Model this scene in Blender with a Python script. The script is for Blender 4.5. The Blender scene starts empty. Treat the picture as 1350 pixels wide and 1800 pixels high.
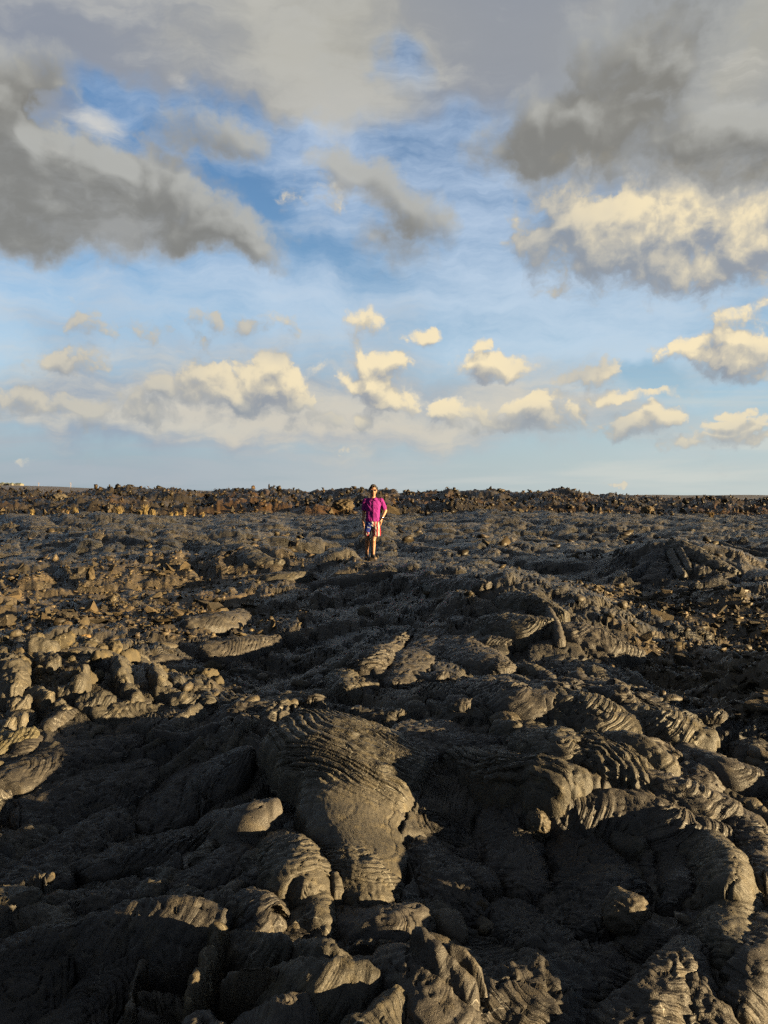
import bpy, bmesh, math, random
import numpy as np
from mathutils import Vector, Matrix

SC = bpy.context.scene
COL = SC.collection
PI = math.pi
# ------------------------------------------------------------------ camera
EYE = 1.6            # camera height (m)
F = 1300.0           # focal length in photograph pixels
HY, CX = 872.0, 675.0   # eye level and centre column of the photograph
cam_d = bpy.data.cameras.new('camera')
cam = bpy.data.objects.new('camera', cam_d); COL.objects.link(cam)
cam.location = (0, 0, EYE); cam.rotation_euler = (PI/2, 0, 0)
cam_d.sensor_fit = 'VERTICAL'; cam_d.sensor_height = 36.0
cam_d.lens = 36.0*F/1800.0
cam_d.shift_y = -(900-HY)/1800.0
cam_d.clip_start = 0.05; cam_d.clip_end = 20000
SC.camera = cam
# ------------------------------------------------------------------ light
SUN_EL = math.radians(7.8)
SUN_A = math.radians(70)          # from straight behind the camera round to the right
sx, sy, sz = math.sin(SUN_A)*math.cos(SUN_EL), -math.cos(SUN_A)*math.cos(SUN_EL), math.sin(SUN_EL)
sun_d = bpy.data.lights.new('sun', 'SUN'); sun = bpy.data.objects.new('sun', sun_d); COL.objects.link(sun)
sun.rotation_euler = Vector((-sx, -sy, -sz)).to_track_quat('-Z', 'Y').to_euler()
sun.location = (30, -10, 20)
sun_d.energy = 5.0; sun_d.angle = math.radians(0.5); sun_d.color = (1.0, 0.75, 0.40)
EXPO = 3.2
SKY_S = 0.05
SKY_TINT = (0.325, 0.385, 0.455)
vs = SC.view_settings
vs.view_transform = 'Standard'; vs.look = 'None'; vs.exposure = EXPO; vs.gamma = 1.0
vs.use_curve_mapping = False
SC.cycles.use_denoising = False
SC.cycles.use_adaptive_sampling = True; SC.cycles.adaptive_threshold = 0.012; SC.cycles.adaptive_min_samples = 12
SC.cycles.max_bounces = 4; SC.cycles.diffuse_bounces = 2; SC.cycles.glossy_bounces = 2

# ------------------------------------------------------------------ node helper
class NB:
    """small expression builder for node trees"""
    def __init__(s, tree): s.t = tree; s.n = tree.nodes; s.l = tree.links
    def put(s, sock, v):
        if isinstance(v, bpy.types.NodeSocket): s.l.new(v, sock)
        else: sock.default_value = v
    def math(s, op, *a, clamp=False):
        n = s.n.new('ShaderNodeMath'); n.operation = op; n.use_clamp = clamp
        for i, v in enumerate(a): s.put(n.inputs[i], v)
        return n.outputs[0]
    def add(s, a, b): return s.math('ADD', a, b)
    def sub(s, a, b): return s.math('SUBTRACT', a, b)
    def mul(s, a, b): return s.math('MULTIPLY', a, b)
    def mad(s, a, b, c): return s.math('MULTIPLY_ADD', a, b, c)
    def vec(s, op, *a):
        n = s.n.new('ShaderNodeVectorMath'); n.operation = op
        for i, v in enumerate(a):
            if op == 'SCALE' and i == 1: s.put(n.inputs['Scale'], v)
            else: s.put(n.inputs[i], v)
        return n.outputs['Value' if op in ('DOT_PRODUCT', 'LENGTH') else 'Vector']
    def comb(s, x, y, z=0.0):
        n = s.n.new('ShaderNodeCombineXYZ')
        for i, v in enumerate((x, y, z)): s.put(n.inputs[i], v)
        return n.outputs[0]
    def sep(s, v):
        n = s.n.new('ShaderNodeSeparateXYZ'); s.put(n.inputs[0], v); return n.outputs
    def noise(s, v, scale, detail=4, rough=0.5, dist=0.0, lac=2.0, col=False, dim='3D', kind='FBM'):
        n = s.n.new('ShaderNodeTexNoise'); n.noise_dimensions = dim; n.noise_type = kind; s.put(n.inputs['Vector'], v)
        n.inputs['Scale'].default_value = scale; n.inputs['Detail'].default_value = detail
        n.inputs['Roughness'].default_value = rough; n.inputs['Distortion'].default_value = dist
        n.inputs['Lacunarity'].default_value = lac
        return n.outputs['Color' if col else 'Fac']
    def voro(s, v, scale, feature='F1', detail=0.0, rough=0.5, out='Distance', dim='3D'):
        n = s.n.new('ShaderNodeTexVoronoi'); n.feature = feature; n.voronoi_dimensions = dim; s.put(n.inputs['Vector'], v)
        n.inputs['Scale'].default_value = scale
        if 'Detail' in n.inputs: n.inputs['Detail'].default_value = detail; n.inputs['Roughness'].default_value = rough
        return n.outputs[out]
    def step(s, v, a, b, lo=0.0, hi=1.0):
        n = s.n.new('ShaderNodeMapRange'); n.interpolation_type = 'SMOOTHSTEP'
        s.put(n.inputs['Value'], v)
        for k, x in (('From Min', a), ('From Max', b), ('To Min', lo), ('To Max', hi)): s.put(n.inputs[k], x)
        return n.outputs[0]
    def lin(s, v, a, b, lo=0.0, hi=1.0):
        n = s.n.new('ShaderNodeMapRange'); s.put(n.inputs['Value'], v)
        for k, x in (('From Min', a), ('From Max', b), ('To Min', lo), ('To Max', hi)): s.put(n.inputs[k], x)
        return n.outputs[0]
    def mix(s, f, a, b, mode='MIX'):
        n = s.n.new('ShaderNodeMix'); n.data_type = 'RGBA'; n.blend_type = mode
        s.put(n.inputs[0], f)
        for i, v in ((6, a), (7, b)):
            s.put(n.inputs[i], v if isinstance(v, bpy.types.NodeSocket) else (*v[:3], 1.0))
        return n.outputs[2]
def lin1(c):
    c /= 255.0
    return c/12.92 if c <= 0.04045 else ((c+0.055)/1.055)**2.4
def srgb(r, g, b, k=1.0): return (lin1(r)*k, lin1(g)*k, lin1(b)*k)
# ------------------------------------------------------------------ sky
world = bpy.data.worlds.new('World'); SC.world = world; world.use_nodes = True
world.cycles.sampling_method = 'MANUAL'; world.cycles.sample_map_resolution = 256
W = NB(world.node_tree); W.n.clear()
KS = 1.0/(SKY_S*2**EXPO)
def sc(r, g, b): return srgb(r, g, b, KS)      # a sky colour given as it shows in the picture
tc = W.n.new('ShaderNodeTexCoord'); DIR = W.vec('NORMALIZE', tc.outputs['Generated'])
dx, dy, dz = W.sep(DIR)
# the whole sphere of directions laid flat about the northern horizon (stereographic), 100 units = 1 radian / 13
kq = W.math('DIVIDE', 26.0, W.math('ADD', dy, 1.002))
UV = W.comb(W.mul(dx, kq), W.mul(dz, kq))
def sk(px, py):
    u = (px-CX)/F; v = (HY-py)/F; r = math.sqrt(1+u*u+v*v)
    return 26*u/r/(1+1/r), 26*v/r/(1+1/r)
def blob_d(B, u, v, acc, b):
    px, py, rx, ry, rot = b[:5]
    m = B.n.new('ShaderNodeMapping'); m.vector_type = 'TEXTURE'
    cu, cv = sk(px, py)
    m.inputs['Location'].default_value = (cu, cv, 0); m.inputs['Rotation'].default_value = (0, 0, math.radians(rot))
    m.inputs['Scale'].default_value = (rx/100, ry/100, 1e6)
    B.put(m.inputs['Vector'], B.comb(u, v, acc))      # the running sum rides along, scaled away: keeps the chain serial
    return B.vec('DOT_PRODUCT', m.outputs[0], m.outputs[0])
def soft(uv, lst, base, B=None):                       # sum of soft patches (last number: weight)
    B = B or W; u, v, _ = B.sep(uv); acc = base
    for b in lst: acc = B.mad(B.math('POWER', 0.36, blob_d(B, u, v, acc, b)), b[5], acc)
    return acc
def firm(uv, lst, base, B=None):                       # union of bodies (weight > 0), then holes (weight < 0)
    B = B or W; u, v, _ = B.sep(uv); acc = base
    for b in lst:
        w = b[5]; d = B.mad(blob_d(B, u, v, acc, b), -w, w)
        acc = B.math('MAXIMUM' if w > 0 else 'MINIMUM', acc, d)
    return acc
nis = W.n.new('ShaderNodeTexSky'); nis.sky_type = 'NISHITA'; nis.sun_disc = False
nis.sun_elevation = SUN_EL; nis.sun_rotation = math.atan2(sx, sy)
nis.altitude = 0; nis.air_density = 1.0; nis.dust_density = 0.4; nis.ozone_density = 2.0
SKYC = W.vec('MULTIPLY', nis.outputs[0], SKY_TINT)
wn = W.vec('SUBTRACT', W.noise(UV, 0.75, 4, 0.55, col=True, dim='2D'), (0.5, 0.5, 0.5))
UVW = W.vec('ADD', UV, W.vec('MULTIPLY', wn, (1.5, 1.1, 0.0)))
# ---- thin high veil over the blue, with combed-out wisps
nv = W.noise(W.vec('MULTIPLY', UVW, (0.6, 1.0, 1)), 0.42, 6, 0.58, dim='2D')
mr = W.n.new('ShaderNodeMapping'); mr.inputs['Rotation'].default_value = (0, 0, math.radians(24)); mr.inputs['Scale'].default_value = (0.42, 1.7, 1)
W.put(mr.inputs['Vector'], W.vec('ADD', UV, W.vec('MULTIPLY', wn, (0.9, 0.6, 0.0))))
nv2 = W.noise(mr.outputs[0], 0.9, 8, 0.64, dim='2D')
veil = soft(UVW, [(640, 530, 430, 75, 6, .30), (850, 400, 130, 150, 25, .30), (1020, 590, 380, 100, 0, .40),
                   (150, 560, 320, 60, 0, .22), (370, 320, 150, 70, -20, -.34), (500, 440, 130, 40, -8, -.25),
                   (690, 490, 110, 26, -10, -.25), (575, 350, 45, 34, 20, .40), (700, 225, 260, 50, -5, .22),
                   (1160, 655, 75, 26, 8, -.65), (150, 470, 170, 26, 0, -.15), (1110, 625, 90, 22, 18, .35), (330, 470, 170, 26, -8, .25)], 0.0)
veil = W.mad(W.sub(nv, 0.5), 0.9, W.mad(W.sub(nv2, 0.5), 1.25, veil))
veilA = W.step(veil, -0.40, 0.66, 0.0, 0.94)
hz = W.step(dz, 0.0, 0.42, 1.0, 0.0)
c = W.mix(W.mul(hz, 0.72), SKYC, sc(166, 200, 222))
c = W.mix(veilA, c, W.mix(hz, sc(190, 208, 230), sc(194, 217, 230)))
# ---- grey layer overhead
ng = W.noise(W.vec('MULTIPLY', UVW, (0.8, 1.0, 1)), 0.40, 6, 0.52, dim='2D')
grey = soft(UVW, [(260, 50, 600, 120, 2, 1.0), (1080, 40, 420, 190, 0, 1.0), (560, 130, 200, 70, 0, .55), (60, 170, 170, 90, -10, .5),
                   (708, 98, 66, 58, 10, -1.5), (215, 190, 110, 34, -20, -.8), (420, 300, 260, 90, -15, -.9), (600, 260, 200, 50, 0, -.35),
                   (800, 240, 110, 60, 20, -.45), (700, 420, 700, 130, 0, -.9), (640, 690, 900, 130, 0, -.8), (1330, 140, 140, 90, 0, .2)], 0.10)
grey = W.mad(W.sub(ng, 0.5), 0.8, grey)
greyA = W.step(grey, -0.18, 0.72, 0.0, 0.95)
ng2 = W.noise(UV, 0.16, 3, 0.5, dim='2D')
gcol = W.mix(W.step(W.mad(W.sub(ng, .5), .9, ng2), 0.32, 0.66), sc(142, 148, 160), sc(168, 167, 162))
gcol = W.mix(W.mul(W.step(W.mad(W.sub(nv2, .5), .6, W.mad(W.sub(nv, .5), .6, ng)), 0.36, 0.74), .8), gcol, sc(196, 194, 187))
gcol = W.mix(soft(UV, [(560, 60, 260, 110, 0, .45), (1290, 80, 240, 130, 0, .75)], 0.0), gcol, sc(182, 178, 162))
c = W.mix(greyA, c, gcol)
# ---- strata low over the horizon
st = W.noise(W.vec('MULTIPLY', UV, (0.22, 2.2, 1)), 0.9, 6, 0.55, 0.35, dim='2D')
stA = W.mul(W.step(st, 0.36, 0.64), W.step(dz, 0.08, 0.17, 0.9, 0.0))
side = W.step(dx, -0.38, 0.42)
hb = W.step(dz, 0.01, 0.15, 0.88, 0.0)
c = W.mix(hb, c, W.mix(side, sc(155, 169, 178), sc(192, 202, 199)))
c = W.mix(W.mul(stA, .9), c, W.mix(side, sc(172, 182, 190), sc(206, 211, 205)))
# ---- soft grey-blue bank behind the heaps
bank = soft(UVW, [(190, 705, 280, 58, 0, 1.0), (420, 725, 280, 52, 0, 1.0), (660, 735, 240, 50, 0, .85), (880, 732, 260, 50, 0, .95), (700, 650, 300, 36, 0, .3), (430, 600, 190, 46, 0, .38), (130, 575, 90, 40, 0, .35), (1120, 740, 190, 30, 0, .4), (1270, 640, 120, 40, 0, .3), (680, 570, 70, 60, 0, .4), (1010, 655, 70, 26, 0, .4)], 0.0)
bank = W.mad(W.sub(nv2, .5), .9, W.mad(W.sub(ng, .5), .7, bank))
bkc = W.mix(side, sc(152, 164, 180), sc(186, 190, 190))
c = W.mix(W.step(bank, -0.06, 0.98, 0.0, 0.85), c, W.mix(W.step(W.mad(W.sub(nv2, .5), 1.2, W.mad(W.sub(nv, .5), 1.2, W.mul(bank, .35))), .0, .75), bkc, sc(212, 204, 188)))
# ---- heaped clouds: one density, read here and a little towards the light, for their relief
def heap_group(name, lst, base, amp, fine, wu, wv, det=1.0, bias=0.06):
    t = bpy.data.node_groups.new(name, 'ShaderNodeTree')
    t.interface.new_socket('UV', in_out='INPUT', socket_type='NodeSocketVector')
    t.interface.new_socket('Density', in_out='OUTPUT', socket_type='NodeSocketFloat')
    B = NB(t); gi = t.nodes.new('NodeGroupInput'); go = t.nodes.new('NodeGroupOutput')
    uv = gi.outputs[0]
    w2 = B.vec('SUBTRACT', B.noise(uv, 1.3*fine, 5 if det else 2, 0.6 if det else .5, col=True, dim='2D'), (0.5, 0.5, 0.5))
    uv2 = B.vec('ADD', uv, B.vec('MULTIPLY', w2, (wu, wv, 0.0)))
    b = firm(uv2, lst, base, B)
    v = B.voro(B.vec('ADD', uv, B.vec('SCALE', w2, 0.7/fine)), 2.0*fine, 'F1', 3.0 if det else 1.0, 0.5 if det else .4, dim='2D')
    n = B.noise(B.vec('ADD', uv, B.vec('SCALE', w2, 0.3/fine)), 1.7*fine, 8 if det else 3, 0.60 if det else .5, dim='2D')
    d = B.mad(B.sub(0.45, v), amp*.8, B.mad(B.sub(n, 0.5), amp*2.3, b))
    B.put(go.inputs[0], B.add(d, bias))
    return t
def heap(uv, tree):
    g = W.n.new('ShaderNodeGroup'); g.node_tree = tree; W.put(g.inputs[0], uv); return g.outputs[0]
# far bank and the big right-hand cloud, sunlit
CUM = [(1215, 405, 300, 116, 0, 1.7), (1020, 440, 130, 90, -15, 1.15), (1000, 340, 80, 60, 20, .7), (1340, 420, 170, 105, 0, 1.1),
       (1275, 625, 82, 48, 0, 1), (1340, 550, 85, 32, 10, .8), (1215, 605, 30, 24, 0, .7), (1320, 655, 80, 26, 0, .8),
       (445, 686, 145, 66, 0, 1.3), (390, 680, 70, 46, 0, 1), (520, 690, 60, 44, 0, 1), (640, 680, 88, 42, 0, 1.0), (648, 585, 50, 36, 0, .55), (662, 640, 62, 44, 0, 1.0), (690, 700, 60, 40, 0, 1.0), (640, 738, 60, 22, 0, .7), (560, 745, 110, 22, 0, .5),
       (742, 589, 42, 20, 0, .8), (865, 645, 90, 26, -3, .8), (835, 615, 22, 16, 0, .6), (800, 725, 85, 40, 0, .8), (960, 720, 78, 40, 0, 1.0), (880, 748, 190, 26, 0, .6),
       (1035, 655, 58, 30, 0, .6), (1095, 748, 58, 28, 0, 1.0), (1162, 742, 50, 30, 0, 1.0), (1270, 760, 72, 28, 0, 1.0), (1140, 692, 90, 19, 0, .8), (1293, 728, 26, 14, 0, .8), (1210, 775, 70, 15, 0, .7), (1330, 775, 40, 14, 0, .7),
       (20, 695, 62, 32, 0, .8), (130, 640, 92, 26, 8, .6), (190, 720, 170, 34, 0, .7), (270, 690, 90, 34, 0, .5), (300, 738, 170, 22, 0, .6), (90, 720, 120, 22, 0, .6),
       (135, 570, 40, 34, -20, .35), (260, 585, 55, 36, 0, .25), (400, 580, 120, 26, 0, .3), (430, 620, 90, 24, -10, .35),
       (615, 796, 19, 9, 0, .6), (48, 810, 40, 11, 0, .6), (1083, 844, 14, 8, 0, .6), (570, 350, 60, 34, 0, .22), (1200, 560, 60, 20, 30, .15),
       (1160, 655, 50, 22, 10, -.5)]
GC = heap_group('heaped_cloud', CUM, -0.75, 0.85, 0.80, 1.1, 0.7)
h1 = heap(UV, GC)
GL = heap_group('heaped_cloud_light', CUM, -0.75, 0.85, 0.80, 1.1, 0.7, 0)
g1 = heap(UV, GL); g2 = heap(W.vec('ADD', UV, (0.06, 0.22, 0)), GL)
lit = W.step(W.mad(W.sub(ng, .5), .6, W.mad(W.sub(h1, g1), .75, W.mul(W.sub(g1, g2), .85))), -0.62, 0.66)
cumA = W.step(h1, -0.20, W.lin(lit, 0.15, 0.80, 0.90, 0.38), 0.0, 0.97)      # crisp sunlit tops, soft bases
shade = soft(UVW, [(140, 690, 250, 70, 0, 1.1), (150, 570, 300, 50, 0, 1.0), (1035, 655, 70, 40, 0, 1.1), (940, 400, 80, 130, 0, .8), (400, 580, 180, 36, 0, .9),
                    (1080, 485, 220, 48, 0, .75), (1010, 400, 110, 60, 0, .35), (640, 775, 900, 20, 0, .5), (1300, 655, 90, 26, 0, .5), (330, 745, 150, 30, 0, .6), (800, 765, 300, 30, 0, .7), (470, 745, 200, 24, 0, .6), (570, 350, 80, 60, 0, .8)], 0.0)
shade = W.math('MINIMUM', shade, 1.0)
body = W.mix(W.step(lit, 0.0, 0.5), sc(150, 156, 165), sc(204, 196, 178))
body = W.mix(W.step(lit, 0.40, 0.95), body, sc(250, 232, 192))
body = W.mix(W.step(h1, -0.15, 0.55, 0.7, 0.0), body, sc(192, 198, 204))      # thin rims take the colour of the air
body = W.mix(W.mul(shade, 0.85), body, W.mix(lit, sc(140, 149, 160), sc(192, 190, 182)))
body = W.mix(W.step(dz, 0.02, 0.16, 0.5, 0.0), body, sc(180, 186, 186))     # low heaps sink into the moist air
c = W.mix(cumA, c, body)
# ---- dark near clouds seen from below
DARK = [(110, 335, 260, 108, -6, 1.1), (60, 400, 190, 50, 0, .8), (320, 395, 170, 52, -10, .9), (20, 225, 130, 110, 0, .9), (430, 435, 72, 36, -20, .7), (235, 325, 100, 85, 0, 1.0), (300, 365, 110, 62, -15, .9),
        (362, 238, 86, 36, -4, .55), (650, 315, 95, 36, -28, .65), (725, 370, 70, 40, -30, .6), (600, 280, 50, 24, -20, .45), (700, 420, 40, 40, 0, .2),
        (1040, 235, 190, 85, 5, 1.0), (1230, 265, 220, 66, -3, 1.0), (1130, 120, 150, 110, 40, .7), (1340, 290, 120, 52, 0, .9), (915, 270, 72, 58, 0, .7),
        (165, 205, 70, 26, -20, -.5)]
GD = heap_group('dark_cloud', DARK, -0.7, 0.52, 0.55, 1.4, 1.0, 1, .20)
d1 = heap(UV, GD)
GDL = heap_group('dark_cloud_light', DARK, -0.7, 0.52, 0.55, 1.4, 1.0, 0, .20)
e1 = heap(UV, GDL); d2 = heap(W.vec('ADD', UV, (0.14, 0.30, 0)), GDL)
darkA = W.step(d1, -0.36, 0.62, 0.0, 0.96)
drel = W.step(W.mad(W.sub(d1, e1), .7, W.sub(e1, d2)), -0.1, 0.75)
dcol = W.mix(W.step(W.mad(W.sub(ng, .5), -1.2, d1), 0.0, 0.9), sc(160, 165, 170), sc(131, 130, 125))
dcol = W.mix(W.mul(W.step(W.mad(W.sub(nv2, .5), .5, nv), .46, .72), .55), dcol, sc(170, 172, 172))
dcol = W.mix(W.mul(drel, 0.75), dcol, sc(190, 190, 184))
c = W.mix(darkA, c, dcol)
# bright gaps
gap = soft(UV, [(170, 215, 70, 30, -24, .9), (92, 265, 40, 14, -10, .5), (318, 148, 34, 18, -15, .75), (1320, 130, 110, 60, 0, .55)], 0.0)
c = W.mix(W.step(W.mad(W.sub(nv2, .5), 1.3, W.mad(W.sub(ng, .5), .6, gap)), 0.30, 1.15, 0.0, 0.85), c, sc(218, 214, 204))
# below the horizon: plain ground tone
c = W.mix(W.step(dz, -0.03, -0.005, 1.0, 0.0), c, sc(70, 66, 58))
bg = W.n.new('ShaderNodeBackground'); W.put(bg.inputs['Color'], c); bg.inputs['Strength'].default_value = SKY_S
# the rest of the dome: the same broken grey and sunlit cloud over blue, without named shapes
rn = W.noise(DIR, 3.4, 5, 0.55)
rc = W.mix(W.step(dz, 0.0, 0.42, 0.55, 0.0), SKYC, sc(176, 198, 210))
rc = W.mix(W.step(rn, 0.36, 0.60, 0.0, 0.92), rc, W.mix(W.step(rn, .5, .72), sc(190, 194, 196), sc(150, 150, 146)))
rc = W.mix(W.step(dz, -0.03, -0.005, 1.0, 0.0), rc, sc(70, 66, 58))
bg2 = W.n.new('ShaderNodeBackground'); W.put(bg2.inputs['Color'], rc); bg2.inputs['Strength'].default_value = SKY_S
ms = W.n.new('ShaderNodeMixShader'); W.put(ms.inputs[0], W.step(dy, 0.60, 0.73))
W.l.new(bg2.outputs[0], ms.inputs[1]); W.l.new(bg.outputs[0], ms.inputs[2])
wo = W.n.new('ShaderNodeOutputWorld'); W.l.new(ms.outputs[0], wo.inputs[0])
# ------------------------------------------------------------------ numpy noise
random.seed(7); RNG = np.random.default_rng(11)
_ga = np.arange(256)/256.0*2*PI
_GX, _GY = np.cos(_ga).astype(np.float32), np.sin(_ga).astype(np.float32)
def _hash(ix, iy, seed):
    h = (ix.astype(np.uint32)*np.uint32(374761393) + iy.astype(np.uint32)*np.uint32(668265263) + np.uint32((seed*2246822519) & 0xffffffff))
    h = (h ^ (h >> np.uint32(13)))*np.uint32(1274126177)
    return (h ^ (h >> np.uint32(16))) & np.uint32(255)
def perlin(x, y, seed=0):
    x = np.asarray(x, np.float32); y = np.asarray(y, np.float32)
    fx, fy = np.floor(x), np.floor(y); ix, iy = fx.astype(np.int64), fy.astype(np.int64)
    u, v = x-fx, y-fy
    su, sv = u*u*u*(u*(u*6-15)+10), v*v*v*(v*(v*6-15)+10)
    def g(i, j):
        h = _hash(ix+i, iy+j, seed); return _GX[h]*(u-i)+_GY[h]*(v-j)
    a, b, c_, d = g(0, 0), g(1, 0), g(0, 1), g(1, 1)
    return ((a+(b-a)*su)*(1-sv)+(c_+(d-c_)*su)*sv)*1.45
def fbm(x, y, octv=4, seed=0, gain=0.5, lac=2.03):
    s = 0; a = 1.0
    for o in range(octv):
        s = s + a*perlin(x, y, seed+o*17); x = x*lac+3.1; y = y*lac-1.7; a *= gain
    return s
def ridged(x, y, octv=4, seed=0, gain=0.55):
    s = 0; a = 1.0
    for o in range(octv):
        s = s + a*(1-np.abs(perlin(x, y, seed+o*13))*1.6); x = x*2.07+1.3; y = y*2.07+5.1; a *= gain
    return s
def sstep(a, b, x):
    t = np.clip((x-a)/(b-a), 0, 1); return t*t*(3-2*t)

# ------------------------------------------------------------------ broad shape of the lava field
def g0(px, py, z=0.0):
    y = (EYE-z)*F/(py-HY); return (px-CX)/F*y, y
# swells and hollows read off the photograph: (column, row, height m, radius x m, radius y m, turn)
SWELL = [
 (600, 1262, .34, .50, .42, 0), (640, 1370, .14, .32, .40, 0), (665, 1440, .06, .30, .3, 0),    # ropy slab and its apron
 (250, 1400, -.22, .75, .75, 20), (60, 1480, -.08, .5, .5, 0), (330, 1300, .05, .55, .25, 10),     # shaded plates left of it
 (900, 1590, -.12, .42, .30, 20), (820, 1440, -.16, .30, .45, 0), (1080, 1510, -.10, .5, .25, -10),      # shaded bowl, right foreground
 (1310, 1560, .12, .28, .55, 0), (1300, 1720, .12, .25, .25, 0),                         # its right rim
 (960, 1320, .20, .55, .35, 0), (1150, 1340, .16, .6, .35, 0), (1040, 1400, .10, .6, .18, -8),
 (780, 1730, .10, .25, .22, 0), (600, 1720, .14, .3, .22, 0), (150, 1740, -.18, .40, .35, 0), (290, 1600, .10, .45, .14, 0), (560, 1520, .05, .2, .2, 0),
 (140, 1190, .22, 1.0, .7, 0), (20, 1160, .25, .6, .6, 0), (420, 1160, -.25, .9, .9, 0), (520, 1130, -.22, .9, 1.2, 0),
 (640, 1160, .14, .6, .8, 0), (800, 1180, .05, 1.2, .7, 0), (1000, 1230, .22, 1.1, .6, -10),
 (1240, 1180, -.34, 1.0, 1.3, 0), (1340, 1120, -.25, 1.2, 1.3, 0), (1330, 1065, .20, .9, 1.0, 0), (1420, 1150, .35, .8, 2.0, 0),
 (900, 1060, .42, 1.5, 1.8, 0), (780, 1020, .28, 1.5, 1.6, 0), (640, 1003, .10, 1.6, 1.6, 0), (600, 1060, -.25, 1.2, 1.8, 0), (1030, 1110, .12, .8, 1.0, 0),
 (1185, 985, .52, 1.5, 1.7, 0), (1090, 1000, .20, 2.0, 2.0, 0), (1010, 1010, -.35, 1.5, 3.0, 0), (1010, 950, -.3, 3, 5, 0), (1330, 985, -.2, 2.0, 3.0, 0), (1330, 960, .35, 2.2, 2.0, 0),
 (560, 975, -.42, 1.6, 3.0, 0), (612, 965, -.45, .8, 1.6, 0), (600, 1000, .10, 1.2, 1.0, 0), (450, 985, .35, 2.2, 2.2, 0), (340, 955, .35, 3.0, 3.0, 0), (130, 930, .55, 4.5, 5.0, 0), (60, 960, .2, 4, 4, 0), (730, 935, .25, 3.0, 4.0, 0), (820, 915, .2, 4, 5, 0), (1000, 925, .15, 5.0, 5.0, 0), (300, 1020, -.15, 2.5, 2.2, 0), (100, 1050, -.15, 2.5, 2.0, 0),
]
SW = []
for (px, py, h, rx, ry, rot) in SWELL:
    x, y = g0(px, py, max(h, 0)*(.8 if py > 1100 else .35)); SW.append((x, y, h*(.76 if py > 1260 else 1), rx, ry, math.radians(rot)))
PERSON = (-0.262, 17.9); PZ = 0.06
def smooth_base(x, y):
    z = np.zeros_like(x)
    for (cx_, cy_, h, rx, ry, rot) in SW:
        c_, s_ = math.cos(rot), math.sin(rot); dx_, dy_ = x-cx_, y-cy_
        u, v = (dx_*c_+dy_*s_)/rx, (-dx_*s_+dy_*c_)/ry
        z = z+h*np.exp(-(u*u+v*v))
    z = z+0.38*sstep(20, 47, y)+0.10*sstep(9, 14, y)
    # land goes on beyond the frame: rolling swells
    far = sstep(0.55, 0.8, np.abs(x)/np.maximum(y, 2.5))
    z = z+far*(0.10+.2*sstep(5, 14, y))*fbm(x*.33+7, y*.33, 3, 5)
    amp = 0.05+0.10*sstep(8, 25, y)
    z = z+amp*fbm(x*.8/np.maximum(1, y*0.08), y*.8/np.maximum(1, y*0.08), 3, 21)
    r2 = ((x-PERSON[0])/0.9)**2+((y-PERSON[1])/0.9)**2
    k = np.exp(-r2*r2); return z*(1-k)+PZ*k
# the crest of the rough flow behind, as rows of the photograph
SKYX = np.array([-400, 0, 60, 90, 150, 200, 300, 420, 560, 640, 800, 900, 960, 985, 1010, 1060, 1100, 1170, 1240, 1285, 1310, 1350, 1800])
SKYY = np.array([852, 852.5, 855, 857, 857, 852, 852, 854, 854, 855, 855, 857, 856, 853, 857, 862, 864, 869, 869, 866, 870, 868, 872])
def aa_edge(x): return 47+3.0*perlin(x*.07+.3, x*0+.5, 77)+1.2*perlin(x*.35, x*0+2.5, 78)
def aa_height(x, y, fine=True):
    e = aa_edge(x); t = y-e
    px = x/np.maximum(y, 1)*F+CX
    zs = EYE+(HY-np.interp(px, SKYX, SKYY))*72.0/F-.52
    k = 0.30*sstep(0, 1.6, t)+0.70*sstep(0, 25, t)
    z = k*(zs-0.38-0.30)
    z = z-2.0*sstep(32, 60, t)
    if fine:
        z = z+sstep(-.3, 2.5, t)*(0.46*(ridged(x*.38, y*.26, 6, 31)-1.25)+.42*fbm(x*.24, y*.18, 3, 35)+0.10*fbm(x*2.3, y*2.3, 3, 41))
    return np.where(t > -.3, np.maximum(z, -0.3 if fine else -9), -9), t
def macro(x, y):
    z = smooth_base(x, y); a, t = aa_height(x, y, False)
    return z+np.where(t > 0, a, 0)
def at(px, py, h=0.0):
    """where the sight line through a photograph pixel meets the broad ground, h above it"""
    y = np.array([EYE*F/(py-HY) if py > HY+12 else 60.0]); lo = 1.2
    ys = np.geomspace(1.3, 90, 700); xs = (px-CX)/F*ys; zs = EYE-(py-HY)/F*ys
    m = macro(xs, ys)+h; i = np.argmax(m >= zs)
    if m[i] < zs[i]: i = len(ys)-1
    return float(xs[i]), float(ys[i]), float(m[i])
# loose-rubble ground: amounts 0..1
RUB = [(200, 1055, 2.6, 1.9, 1.0), (80, 1085, 1.6, 1.2, 1.0), (330, 1085, 1.3, 1.2, 1.0), (60, 1020, 3.0, 2.4, .9), (330, 1015, 2.3, 1.8, .8), (1250, 1170, 0.75, 1.3, .9), (1330, 1240, .6, .9, .9), (1120, 1050, 1.3, 1.6, .7), (1300, 1090, 1.0, 1.2, .8)]
RUBW = [(*g0(a, b), rx, ry, w) for (a, b, rx, ry, w) in RUB]
def rubble(x, y):
    r = np.zeros_like(x)
    for (cx_, cy_, rx, ry, w) in RUBW:
        d = ((x-cx_)/rx)**2+((y-cy_)/ry)**2; r = np.maximum(r, w*np.exp(-d*d*.8))
    return r
TOE = [(g0(150, 1190), 1.25, .95), (g0(40, 1230), .8, .7), (g0(290, 1185), .7, .6)]
def toes(x, y):
    r = np.zeros_like(x)
    for ((cx_, cy_), rx, ry) in TOE:
        d = ((x-cx_)/rx)**2+((y-cy_)/ry)**2; r = np.maximum(r, np.exp(-d*d))
    return r

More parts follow.
